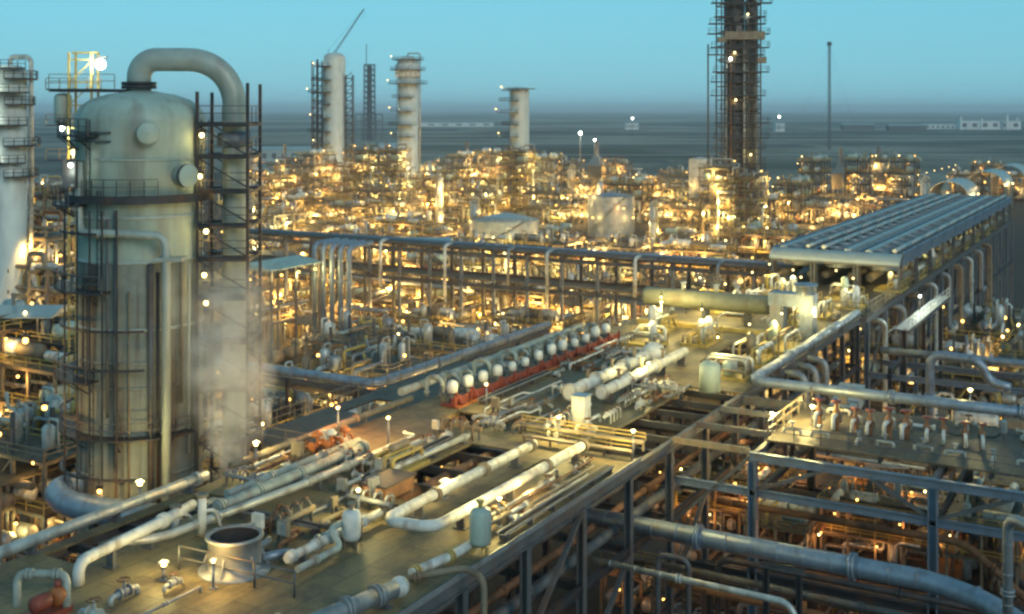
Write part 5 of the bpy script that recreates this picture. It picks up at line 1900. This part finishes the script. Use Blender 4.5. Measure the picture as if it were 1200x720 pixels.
def u_pipes(seed, L, n, h, lamps=5, power=1500, col=SODIUM):
    r = random.Random(seed)
    t = thing('pipe_bridge', '', 'pipe rack')
    f = MB()
    Wd = n * .62 + .6
    k = -L / 2
    while k <= L / 2 + .01:
        for s in (-1, 1):
            f.beam((k, s * Wd / 2, 0), (k, s * Wd / 2, h + 2.6), .32)
        for z in (h, h + 2.3):
            f.beam((k, -Wd / 2 - .4, z), (k, Wd / 2 + .4, z), .25, .4)
        k += L / 4
    for s in (-1, 1):
        f.beam((-L / 2, s * Wd / 2, h - .3), (L / 2, s * Wd / 2, h - .3), .22, .3)
    f.build('steel_frame', 'tan_steel', t)
    for z in (h + .2, h + 2.5):
        for q in range(n):
            rr = r.uniform(.13, .3)
            y = -Wd / 2 + .5 + q * .62
            a, b = -L / 2 - 1.5, L / 2 + 1.5
            pts = [(a, y, z + rr), (b, y, z + rr)]
            if r.random() < .35:
                m = r.uniform(-L / 3, L / 3)
                pts = [(a, y, z + rr), (m, y, z + rr), (m, y, z + rr + 1.6), (m + 2.5, y, z + rr + 1.6), (m + 2.5, y, z + rr), (b, y, z + rr)]
            elif r.random() < .3:
                pts = [(a, y, z + rr), (r.uniform(0, L / 2), y, z + rr), (r.uniform(0, L / 2), y - 2, z + rr), (r.uniform(0, L / 2), y - 2, .4)]
            MB().tube(pts, rr, 7, .6).build('pipe', r.choice(PIPE_M), t)
    for q in range(lamps):
        fitting(t, (-L / 2 + L * (q + .5) / lamps, r.choice((-1, 1)) * (Wd / 2 + 1), h + r.choice((-.8, 1.4, 3.6))), power, col, .17, drop=.6)
    return t


def u_exch(seed, n, lamps=5, power=1500, col=SODIUM):
    r = random.Random(seed)
    t = thing('exchanger_bank', '', 'process unit')
    f = MB()
    Wd = n * 2.4
    for k in range(n + 1):
        for x in (-3, 3):
            f.beam((x, -Wd / 2 + k * 2.4, 0), (x, -Wd / 2 + k * 2.4, 5.2), .28)
    for z in (1.4, 5.1):
        for x in (-3, 3):
            f.beam((x, -Wd / 2, z), (x, Wd / 2, z), .25)
    f.build('steel_frame', 'tan_steel', t)
    for k in range(n):
        y = -Wd / 2 + (k + .5) * 2.4
        for z in (2.5, 6.2):
            m = r.choice(('insulation', 'white_paint', 'galvanised', 'tan_steel'))
            e = MB().capsule((0, y, z), 8.6, .8, 'x', 14).build('exchanger', m, t)
            MB().flange((3.4, y, z), (1, 0, 0), 1.0, .25, 14).build('flange', 'tan_steel', e)
            MB().tube([(-2, y, z + .7), (-2, y, z + 1.5), (-2, y + 1.1, z + 1.5), (-2, y + 1.1, .5)], .2, 7, .4).build('pipe', r.choice(PIPE_M), t)
    MB().b2((-4.4, -Wd / 2 - .3, 8.0), (4.4, Wd / 2 + .3, 8.12)).build('floor', 'grating', t)
    MB().rail([(-4.4, -Wd / 2 - .3, 8.1), (4.4, -Wd / 2 - .3, 8.1), (4.4, Wd / 2 + .3, 8.1), (-4.4, Wd / 2 + .3, 8.1)], 1.1, .1, 2).build('railing', 'yellow_paint', t)
    for x in (-4.2, 4.2):
        for y in (-Wd / 2, Wd / 2):
            MB().beam((x, y, 0), (x, y, 7.9), .25).build('post', 'tan_steel', t)
    for q in range(lamps):
        fitting(t, (r.choice((-5.2, 5.2)), -Wd / 2 + Wd * (q + .5) / lamps, r.choice((4.4, 7.0, 9.6))), power, col, .17, drop=.6)
    return t


def u_column(seed, r0, h, lamps=4, power=1500, col=SODIUM, m='insulation'):
    r = random.Random(seed)
    t = thing('small_column', '', 'column')
    MB().lathe([(r0 + .15, 0), (r0 + .15, 2), (r0, 2.1), (r0, h - r0 * .4), (r0 * .6, h - .1), (.02, h)], (0, 0, 0), 18).build('shell', m, t)
    n = int(h / 4)
    for k in range(1, n + 1):
        z = h * k / n - .8
        a0 = r.choice((0, 90, 180, 270))
        p = MB().ring((0, 0, z), r0 + .02, r0 + 1.2, .15, a0, a0 + 200, 14).build('platform', 'tan_steel', t)
        MB().arc_rail((0, 0, z), r0 + 1.15, a0, a0 + 200, 1.1, .09, 7).build('railing', 'yellow_paint', p)
    MB().tube([(0, 0, h - .1), (0, 0, h + .8), (r0 + .6, 0, h + .8), (r0 + .6, 0, 1)], .25, 8, .6).build('overhead_pipe', 'insulation', t)
    for k in range(3):
        a = r.uniform(0, 6.28)
        x, y = (r0 + 2.6) * math.cos(a), (r0 + 2.6) * math.sin(a)
        MB().capsule((x, y, 2.2), 3.6, .7, 'z', 12).build('pot', r.choice(('white_paint', 'tan_steel')), t)
        MB().tube([(x, y, 4), (x, y, 5), (0, 0, 5)], .18, 7, .5).build('pipe', 'tan_steel', t)
    for q in range(lamps):
        a = r.uniform(0, 6.28)
        fitting(t, ((r0 + 1.5) * math.cos(a), (r0 + 1.5) * math.sin(a), h * (q + .8) / (lamps + .4)), power, col, .17, drop=.6)
    return t


def u_shed(seed, L, Wd, h, lamps=5, power=1500, col=SODIUM):
    r = random.Random(seed)
    t = thing('pump_shelter', '', 'shelter')
    MB()._add([(-L / 2, -Wd / 2, h), (L / 2, -Wd / 2, h), (L / 2, 0, h + 1), (-L / 2, 0, h + 1), (-L / 2, Wd / 2, h), (L / 2, Wd / 2, h)], [(0, 1, 2, 3), (3, 2, 5, 4), (0, 3, 4), (1, 5, 2), (4, 5, 1, 0)]).build('roof', r.choice(('roof_sheet', 'galvanised', 'tan_steel')), t)
    f = MB()
    for k in range(4):
        for s in (-1, 1):
            f.beam((-L / 2 + .3 + (L - .6) * k / 3, s * (Wd / 2 - .2), 0), (-L / 2 + .3 + (L - .6) * k / 3, s * (Wd / 2 - .2), h - .02), .3)
    f.build('steel_frame', 'tan_steel', t)
    for k in range(4):
        x = -L / 2 + L * (k + .5) / 4
        MB().capsule((x, 0, 1.2), L / 5, .7, 'y', 12).box((x, 0, .25), (1.2, 2.4, .5)).build('pump', r.choice(('white_paint', 'yellow_paint', 'tan_steel', 'teal_paint')), t)
        MB().tube([(x, .5, 1.6), (x, .5, h - .6), (x + 1.5, -Wd / 2 - 1.2, h - .6), (x + 1.5, -Wd / 2 - 1.2, .2)], .2, 7, .5).build('pipe', r.choice(PIPE_M), t)
    for q in range(lamps):
        fitting(t, (-L / 2 + L * (q + .5) / lamps, r.choice((-1, 1)) * (Wd / 2 + .9), h - .6), power, col, .17, drop=.6)
    return t


def u_heater(seed, lamps=5, power=1500, col=SODIUM):
    r = random.Random(seed)
    t = thing('fired_heater', '', 'heater')
    MB().b2((-3.4, -2.6, 2.2), (3.4, 2.6, 8.6)).build('casing', 'tan_steel', t)
    MB()._add([(-3.4, -2.6, 8.61), (3.4, -2.6, 8.61), (3.4, 2.6, 8.61), (-3.4, 2.6, 8.61), (-1.2, -1.2, 13), (1.2, -1.2, 13), (1.2, 1.2, 13), (-1.2, 1.2, 13)], [(0, 1, 5, 4), (1, 2, 6, 5), (2, 3, 7, 6), (3, 0, 4, 7), (4, 5, 6, 7)]).build('hood', 'galvanised', t)
    MB().lathe([(.95, 13), (.85, 19), (.95, 19.1), (.95, 19.4), (.7, 19.4)], (0, 0, 0), 16).build('stack', 'galvanised', t)
    for x in (-3.2, 3.2):
        for y in (-2.4, 2.4):
            MB().beam((x, y, 0), (x, y, 2.2), .4).build('leg', 'steel', t)
    for z in (4.4, 6.6, 8.7):
        p = MB().b2((-4.6, -3.8, z), (4.6, -2.62, z + .1)).build('platform', 'grating', t)
        MB().rail([(-4.6, -3.8, z + .1), (4.6, -3.8, z + .1)], 1.1, .1, 2).build('railing', 'yellow_paint', p)
    for k in range(5):
        MB().tube([(-3 + k * 1.5, -2.9, 1), (-3 + k * 1.5, -2.9, 7.6), (-3 + k * 1.5, -2.4, 7.6)], .2, 7, .3).build('pipe', r.choice(PIPE_M), t)
    for q in range(lamps):
        fitting(t, (-3 + q * 3, -4.6, 4 + 2.2 * (q % 3)), power, col, .17, drop=.6)
    return t


DESC = {}
TEMPL = []


def reg(t, d):
    TEMPL.append(t)
    DESC[t.name] = d


reg(u_frame(1, 3, 2, 3, fm='dark_steel'), 'three-storey frame of drums')
reg(u_frame(2, 2, 2, 4, lh=3.6), 'tall gold-lit frame of pots')
reg(u_frame(3, 4, 2, 2, lamps=6), 'wide two-storey frame of pipes')
reg(u_frame(4, 3, 2, 2, lh=4.8, tall=3, fm='steel', col=WARM), 'two-storey frame with uneven posts')
reg(u_pipes(5, 16, 7, 5.5), 'low bridge of pale pipes')
reg(u_pipes(6, 12, 5, 7.5), 'high bridge of looped pipes')
reg(u_exch(7, 4), 'bank of horizontal exchangers')
reg(u_column(8, 1.1, 15), 'slim column with yellow rails')
reg(u_column(9, 1.6, 12, m='white_paint', col=WARM), 'stout white column with rails')
reg(u_shed(10, 13, 8, 5.5), 'sheet-roofed shelter over pumps')
reg(u_heater(11), 'box heater with short stack')
reg(u_frame(13, 3, 2, 5, fm='steel', lh=4.4, lamps=8), 'five-storey frame of drums')
reg(u_frame(14, 2, 2, 6, lh=4.0, lamps=8, col=WARM), 'six-storey narrow frame of pots')
reg(u_frame(12, 3, 2, 1, lh=5.0, lamps=4), 'single-storey frame of lit pots')
used = set()


DIMS = {}


def dim(root, f, col=None):
    for o in root.children_recursive:
        if o.type == 'LIGHT':
            key = (o.data.name, f, col)
            if key not in DIMS:
                d = o.data.copy()
                d.energy *= f
                if col:
                    d.color = col
                DIMS[key] = d
            o.data = DIMS[key]


def put(i, px_, Y, row, k, scale=1.0, rz=None, z=0.0):
    t = TEMPL[i]
    lab = f'{DESC[t.name.split(chr(0))[0]]}, {ORD[k]} from left in row {row}'
    rz = R.choice((0, 1, 2, 3)) * math.pi / 2 if rz is None else rz
    p = PY(px_, Y, z)
    if i not in used:
        used.add(i)
        t.location, t.rotation_euler, t.scale = p, (0, 0, rz), (scale,) * 3
        t['label'] = lab
        t['group'] = 'process units ' + row
        return t
    c = copy_tree(t, p, rz, lab, scale)
    c['group'] = 'process units ' + row
    return c


LATE = []


def row(name, x0, x1, Y0, Y1, step, kinds, smin=.9, smax=1.15, skip=(), jitter=.25, zf=0.0, fade=None, col=None):
    px_ = x0
    k = 1
    last = None
    while px_ < x1:
        Y = Y0 + (Y1 - Y0) * (px_ - x0) / max(1, x1 - x0) + R.uniform(-1, 1) * step * .12
        q = px_ + R.uniform(-jitter, jitter) * step
        if not any(a <= q <= b for a, b in skip):
            i = R.choice([j for j in kinds if j != last] or kinds)
            last = i
            c = put(i, q, Y, name, k, R.uniform(smin, smax), z=zf)
            LATE.append((c, fade, col))
            k += 1
        px_ += step


LOW = (2, 4, 6, 9, 13, 3)
ALL = (0, 1, 2, 3, 4, 5, 6, 7, 8, 9, 10, 11, 12, 13)
row('behind the mid-ground rack', 300, 960, 232, 205, 50, LOW, .8, .95, fade=1.9)
row('before the storage tanks', 296, 1000, 285, 262, 44, (2, 3, 4, 6, 9, 13, 0), .85, 1.0, fade=1.9)
row('beside the storage tanks', 296, 1010, 345, 330, 36, (0, 2, 3, 6, 13, 7), .85, 1.0, skip=((560, 628), (683, 748), (808, 836)), fade=1.9)
row('behind the storage tanks', 290, 1100, 420, 410, 32, (2, 3, 4, 6, 9, 13, 7, 0), .95, 1.15, skip=((575, 612),), fade=1.9)
row('before the dark tower', 840, 900, 335, 325, 20, (11, 12, 0), .85, 1.0, fade=1.6)
row('before the short column', 586, 634, 440, 440, 22, (11, 12), .95, 1.1, fade=1.6)
row('before the white columns', 292, 640, 470, 455, 25, (11, 12, 0, 1, 11, 12, 10), .85, 1.05, fade=1.9)
row('towards the plant back', 300, 850, 520, 500, 28, (0, 1, 2, 3, 5, 7, 8, 10, 6), .95, 1.2, fade=1.9)
row('at the plant far edge', 296, 760, 640, 620, 31, (0, 1, 2, 3, 8, 10, 5), .95, 1.25, fade=1.9)
row('right of dark tower', 955, 1062, 560, 540, 26, (0, 1, 10, 0), 1.0, 1.3, fade=1.9)
row('beside the arched sheds', 1130, 1215, 560, 540, 30, (2, 0, 13), 1.0, 1.2)
row('behind the olive drum', 862, 965, 165, 150, 36, (2, 6, 9, 3, 13), .8, 1.0, fade=.8)
row('left of vessel, rearmost', 2, 100, 300, 300, 24, (0, 1, 2, 3, 10), 1.2, 1.5)
row('left of vessel, middle', 0, 100, 190, 200, 30, (0, 1, 3, 5, 8), 1.2, 1.45)
row('left of vessel, midway', 0, 104, 148, 156, 36, (2, 3, 13, 0, 8), .9, 1.1, fade=.6)
row('left of vessel, nearest', 8, 120, 112, 118, 46, (0, 3, 2, 6), .9, 1.1, fade=.25)
row('beyond the motor row', 300, 560, 128, 118, 50, LOW, .75, .9, fade=.4)
row('behind the overhead pipe', 300, 640, 146, 136, 44, LOW, .75, .95, fade=.5)
row('before the mid-ground rack', 430, 780, 166, 152, 44, LOW, .75, .95, fade=.55)
row('inside the mid-ground rack', 330, 900, 205, 178, 44, (2, 4, 6, 9, 13), .6, .75, fade=.55)
row('under deck left edge', -20, 330, 88, 98, 74, (2, 6, 13, 4), .7, .85, skip=((90, 245),), fade=.22, col=ORANGE)
row('under the cross rack', 760, 1230, 93, 86, 76, (2, 6, 13, 3, 4), .6, .75, fade=.05, col=ORANGE)
row('below the cooler deck', 1010, 1215, 150, 140, 40, (2, 6, 3, 0, 13), .8, 1.0, fade=.8)
row('right of corner pipe', 1030, 1230, 122, 112, 50, (2, 6, 3, 4, 13), .8, 1.0, fade=.4)
row('beyond the level pipes', 1150, 1260, 160, 150, 40, (0, 3, 2, 6), 1.0, 1.2, fade=.4)
row('on the lower floor', 800, 1240, 84, 78, 40, (13, 4, 6, 2), .36, .48, zf=11.0, fade=.05, col=ORANGE)
row('beneath the deck columns', 640, 830, 72, 70, 60, (13, 4, 6), .5, .6, fade=.05, col=ORANGE)
for c, f_, col_ in LATE:
    if f_:
        dim(c, f_, col_)
# templates that were never placed are removed
for i, t in enumerate(TEMPL):
    if i not in used:
        for c in list(t.children_recursive):
            bpy.data.objects.remove(c)
        bpy.data.objects.remove(t)

# ================================================================== SMALL DECK EQUIPMENT
def valve_small(label, loc, rz, s, m, grp):
    t = thing('gate_valve', label, 'valve', loc, rz, grp)
    MB().tube([(-.8 * s, 0, .06), (-.8 * s, 0, .42 * s), (.8 * s, 0, .42 * s), (.8 * s, 0, .06)], .13 * s, 8, .25 * s).build('pipe', 'insulation', t)
    b = MB().ball((0, 0, .42 * s), .24 * s, 10, 6).flange((-.3 * s, 0, .42 * s), (1, 0, 0), .27 * s, .08).flange((.3 * s, 0, .42 * s), (1, 0, 0), .27 * s, .08).cyl((0, 0, .5 * s), (0, 0, 1.0 * s), .07 * s, 8).build('body', m, t)
    MB().lathe([(.28 * s, -.03), (.34 * s, 0), (.28 * s, .03), (.24 * s, 0), (.28 * s, -.03)], (0, 0, 1.0 * s), 16).beam((-.3 * s, 0, 1.0 * s), (.3 * s, 0, 1.0 * s), .04).build('handwheel', 'rusty', t)
    return t


def junction(label, loc, rz, s, m, grp):
    t = thing('junction_box', label, 'box', loc, rz, grp)
    MB().box((0, 0, .95 * s), (.7 * s, .3 * s, .8 * s)).build('body', m, t)
    MB().box((0, -.16 * s, .95 * s), (.6 * s, .03, .7 * s)).build('door', 'insulation', t)
    for x in (-.25, .25):
        MB().beam((x * s, 0, 0), (x * s, 0, .56 * s), .07).build('leg', 'steel', t)
    MB().tube([(0, .1 * s, .6 * s), (0, .5 * s, .1), (0, 1.6 * s, .1)], .05, 6, .2).build('conduit', 'dark_steel', t)
    return t


def spool(label, loc, rz, s, m, grp):
    t = thing('pipe_spool', label, 'pipe', loc, rz, grp)
    MB().tube([(-1.5 * s, 0, .28), (1.0 * s, 0, .28), (1.0 * s, .9 * s, .28)], .15 * s, 10, .4 * s).build('pipe_body', m, t)
    MB().flange((-1.5 * s, 0, .28), (1, 0, 0), .25 * s).build('flange', m, t)
    MB().flange((1.0 * s, .9 * s, .28), (0, 1, 0), .25 * s).build('flange', m, t)
    for x in (-1, .5):
        MB().box((x * s, 0, .07), (.12, .45 * s, .14)).build('saddle', 'rusty', t)
    return t


def manifold(label, loc, rz, s, m, grp):
    t = thing('pipe_manifold', label, 'manifold', loc, rz, grp)
    MB().tube([(-1.5 * s, 0, .7 * s), (1.5 * s, 0, .7 * s)], .16 * s, 10, 0).build('header', m, t)
    for k in range(4):
        x = (-1.2 + k * .8) * s
        MB().tube([(x, 0, .7 * s), (x, 0, 1.1 * s), (x, -.6 * s, 1.1 * s), (x, -.6 * s, .05)], .08 * s, 8, .2 * s).build('branch', m, t)
        MB().lathe([(.02, 0), (.17 * s, .01), (.17 * s, .05), (.02, .06)], (x, -.3 * s, 1.2 * s), 10).build('handwheel', 'rusty', t)
    for x in (-1.3, 1.3):
        MB().beam((x * s, 0, 0), (x * s, 0, .58 * s), .1).build('leg', 'steel', t)
    return t


def tray(label, loc, rz, L, grp):
    t = thing('cable_tray', label, 'cable tray', loc, rz, grp)
    MB().b2((-L / 2, -.22, .3), (L / 2, .22, .33)).b2((-L / 2, -.24, .3), (L / 2, -.21, .42)).b2((-L / 2, .21, .3), (L / 2, .24, .42)).build('tray', 'galvanised', t)
    for y in (-.12, 0, .1):
        MB().tube([(-L / 2, y, .37), (L / 2, y + .05, .37)], .035, 6, 0).build('cable', 'black_inside', t)
    n = max(2, int(L / 2))
    for k in range(n):
        MB().box((-L / 2 + .3 + (L - .6) * k / (n - 1), 0, .15), (.08, .5, .3)).build('foot', 'steel', t)
    return t


ZONES = (
    ('between drum and cream vessel', 40.6, 44, 34.2, 38.6, 6),
    ('left of the U-shaped pipe', 44.5, 49, 33.6, 38.0, 6),
    ('right of the U-shaped pipe', 47.5, 60, 27.6, 28.8, 4),
    ('between deck pit and yellow skid', 50, 61, 37.6, 40.0, 10),
    ('left of the grey-green pipes', 47, 56, 42.4, 44.6, 8),
    ('beside the white cabinet', 63, 69, 31.2, 37.5, 10),
    ('before the red trough', 62.5, 76, 36.5, 39.6, 9),
    ('right of the domed pipes', 72, 80, 30.8, 33.0, 9),
    ('between domed pipes and trough', 78, 92, 36.6, 41.3, 16),
    ('near the bottom picture edge', 31, 36, 28.5, 37.5, 5),
    ('behind the red valve pairs', 75.5, 79, 2, 20, 12),
    ('behind the olive drum', 106, 115, 28, 44, 14),
)
KINDS = ((valve_small, 'small %s gate valve', ('tan_steel', 'galvanised', 'white_paint', 'insulation')), (junction, '%s junction box on legs', ('white_paint', 'galvanised', 'tan_steel')),
         (spool, 'short bent %s pipe spool', ('rusty', 'tan_steel', 'white_paint', 'insulation')), (manifold, 'low %s pipe manifold', ('tan_steel', 'white_paint', 'galvanised', 'insulation')))
CN = {'yellow_paint': 'yellow', 'red_paint': 'red', 'white_paint': 'white', 'galvanised': 'grey', 'rusty': 'rusty', 'tan_steel': 'tan', 'insulation': 'silver', 'orange_paint': 'orange'}
fwd = Vector((UY, UX))
for zn, u0, u1, w0, w1, n in ZONES:
    plan = []
    spots = []
    tries = 0
    while len(plan) < n and tries < 300:
        tries += 1
        u, w = R.uniform(u0, u1), R.uniform(w0, w1)
        if any((u - a) ** 2 + (w - b) ** 2 < 1.2 for a, b in spots):
            continue
        spots.append((u, w))
        k = R.randrange(len(KINDS))
        plan.append((u * UY + w * UX, k, R.choice(KINDS[k][2]), u, w))
    plan.sort()
    seen = {}
    tot = {}
    for d_, k, m, u, w in plan:
        tot[(k, m)] = tot.get((k, m), 0) + 1
    for d_, k, m, u, w in plan:
        seen[(k, m)] = seen.get((k, m), 0) + 1
        fn, txt, _ = KINDS[k]
        lab = txt % CN[m] + ' ' + zn
        if tot[(k, m)] > 1:
            lab += f', {ORD[seen[(k, m)]]} nearest of its kind'
        fn(lab, (u, w, DZ + .003), R.choice((0, 1.5708, 3.1416, -1.5708)) + R.uniform(-.06, .06), R.uniform(.6, .95), m, 'small equipment ' + zn)
for zn, u0, u1, w0, w1, n in ZONES:
    q = 4 if u1 - u0 > 5 else 2
    for k in range(q):
        w = w0 + (w1 - w0) * (k + .5) / q + R.uniform(-.25, .25)
        a = R.uniform(u0, u0 + (u1 - u0) * .3)
        b = R.uniform(u1 - (u1 - u0) * .3, u1)
        h = R.uniform(.14, .5)
        mid = R.uniform(a + .3 * (b - a), b)
        jog = R.choice((-.7, .6, .9, 0))
        r = R.uniform(.05, .1)
        pts = [(a, w, DZ), (a, w, DZ + h), (mid, w, DZ + h), (mid, w + jog, DZ + h), (b, w + jog, DZ + h), (b, w + jog, DZ)] if jog else [(a, w, DZ), (a, w, DZ + h), (b, w, DZ + h), (b, w, DZ)]
        pipe_run('thin_pipe', f'thin pipe lying on the deck {zn}, {ORD[k + 1]} from the right', pts, r, R.choice(('insulation', 'tan_steel', 'rusty', 'galvanised', 'white_paint')), bend=.22, seg=8,
                 flanges=((1, .5),), group='thin deck pipes ' + zn)
tray('cable tray along the deck between the pit and the yellow skid', (55, 37.9, DZ), 0.02, 9, None)
tray('cable tray beside the right edge of the deck', (53, 27.2, DZ), 0, 12, None)
tray('cable tray running beside the near red trough', (73, 41.0, DZ), 0, 10, None)
tray('cable tray crossing the deck behind the steel drum', (43.6, 37.5, DZ), 1.57, 5, None)
# lamps on short posts that throw the yellow pools on the deck
for k, (px_, py_, hh, pw, c, lab) in enumerate((
        (742, 540, 1.5, 1500, WARM, 'lamp post at the right corner where deck meets cross rack'),
        (655, 520, 1.4, 1000, WARM, 'lamp post between the yellow beams and the white cabinet'),
        (585, 618, 1.2, 700, WARM, 'lamp post behind the pale yellow upright vessel'),
        (455, 525, 1.6, 900, SODIUM, 'lamp post beside the yellow skid'),
        (396, 512, 1.6, 900, ORANGE, 'orange lamp post over the orange valve trio'),
        (570, 478, 1.4, 500, WARM, 'lamp post before the middle of the red trough'),
        (760, 455, 1.6, 900, WARM, 'lamp post between the domed pipes and corner tank'),
        (830, 372, 2.2, 1200, WARM, 'lamp post in front of the olive drum'),
        (775, 385, 2.2, 1000, WARM, 'lamp post left of the pipe skids before the drum'),
        (420, 610, 1.3, 500, WARM, 'lamp post behind the cream upright vessel'),
        (250, 690, 1.0, 350, SODIUM, 'low lamp post in front of the drum rail'),
        (955, 400, 2.0, 900, WARM, 'lamp post beside the bend of the corner pipe'))):
    globe(lab, px_, py_, hh, .085, pw * 1.4, c)

# dim pipework crossing the gloom beneath the cross rack
for k in range(14):
    u, z = 64.5 + k * 2.1, R.choice((5.5, 7.5, 9.0, 12.2, 13.4, 14.6))
    r = R.uniform(.1, .26)
    w0 = 25.5 - R.uniform(0, 5)
    pts = [(u, w0, z - 4), (u, w0, z), (u, -6, z)] if k % 2 else [(u, 26, z), (u, 10 + R.uniform(-4, 4), z), (u, 9 + R.uniform(-4, 0), z - 3.5)]
    pipe_run('dim_pipe', 'dim steel pipe in the gloom beneath the cross rack', pts, r, R.choice(('steel', 'blue_steel', 'rusty', 'galvanised', 'dark_steel')), bend=.7, base=5,
             flanges=((1, .35),), group='dim pipes beneath the cross rack')
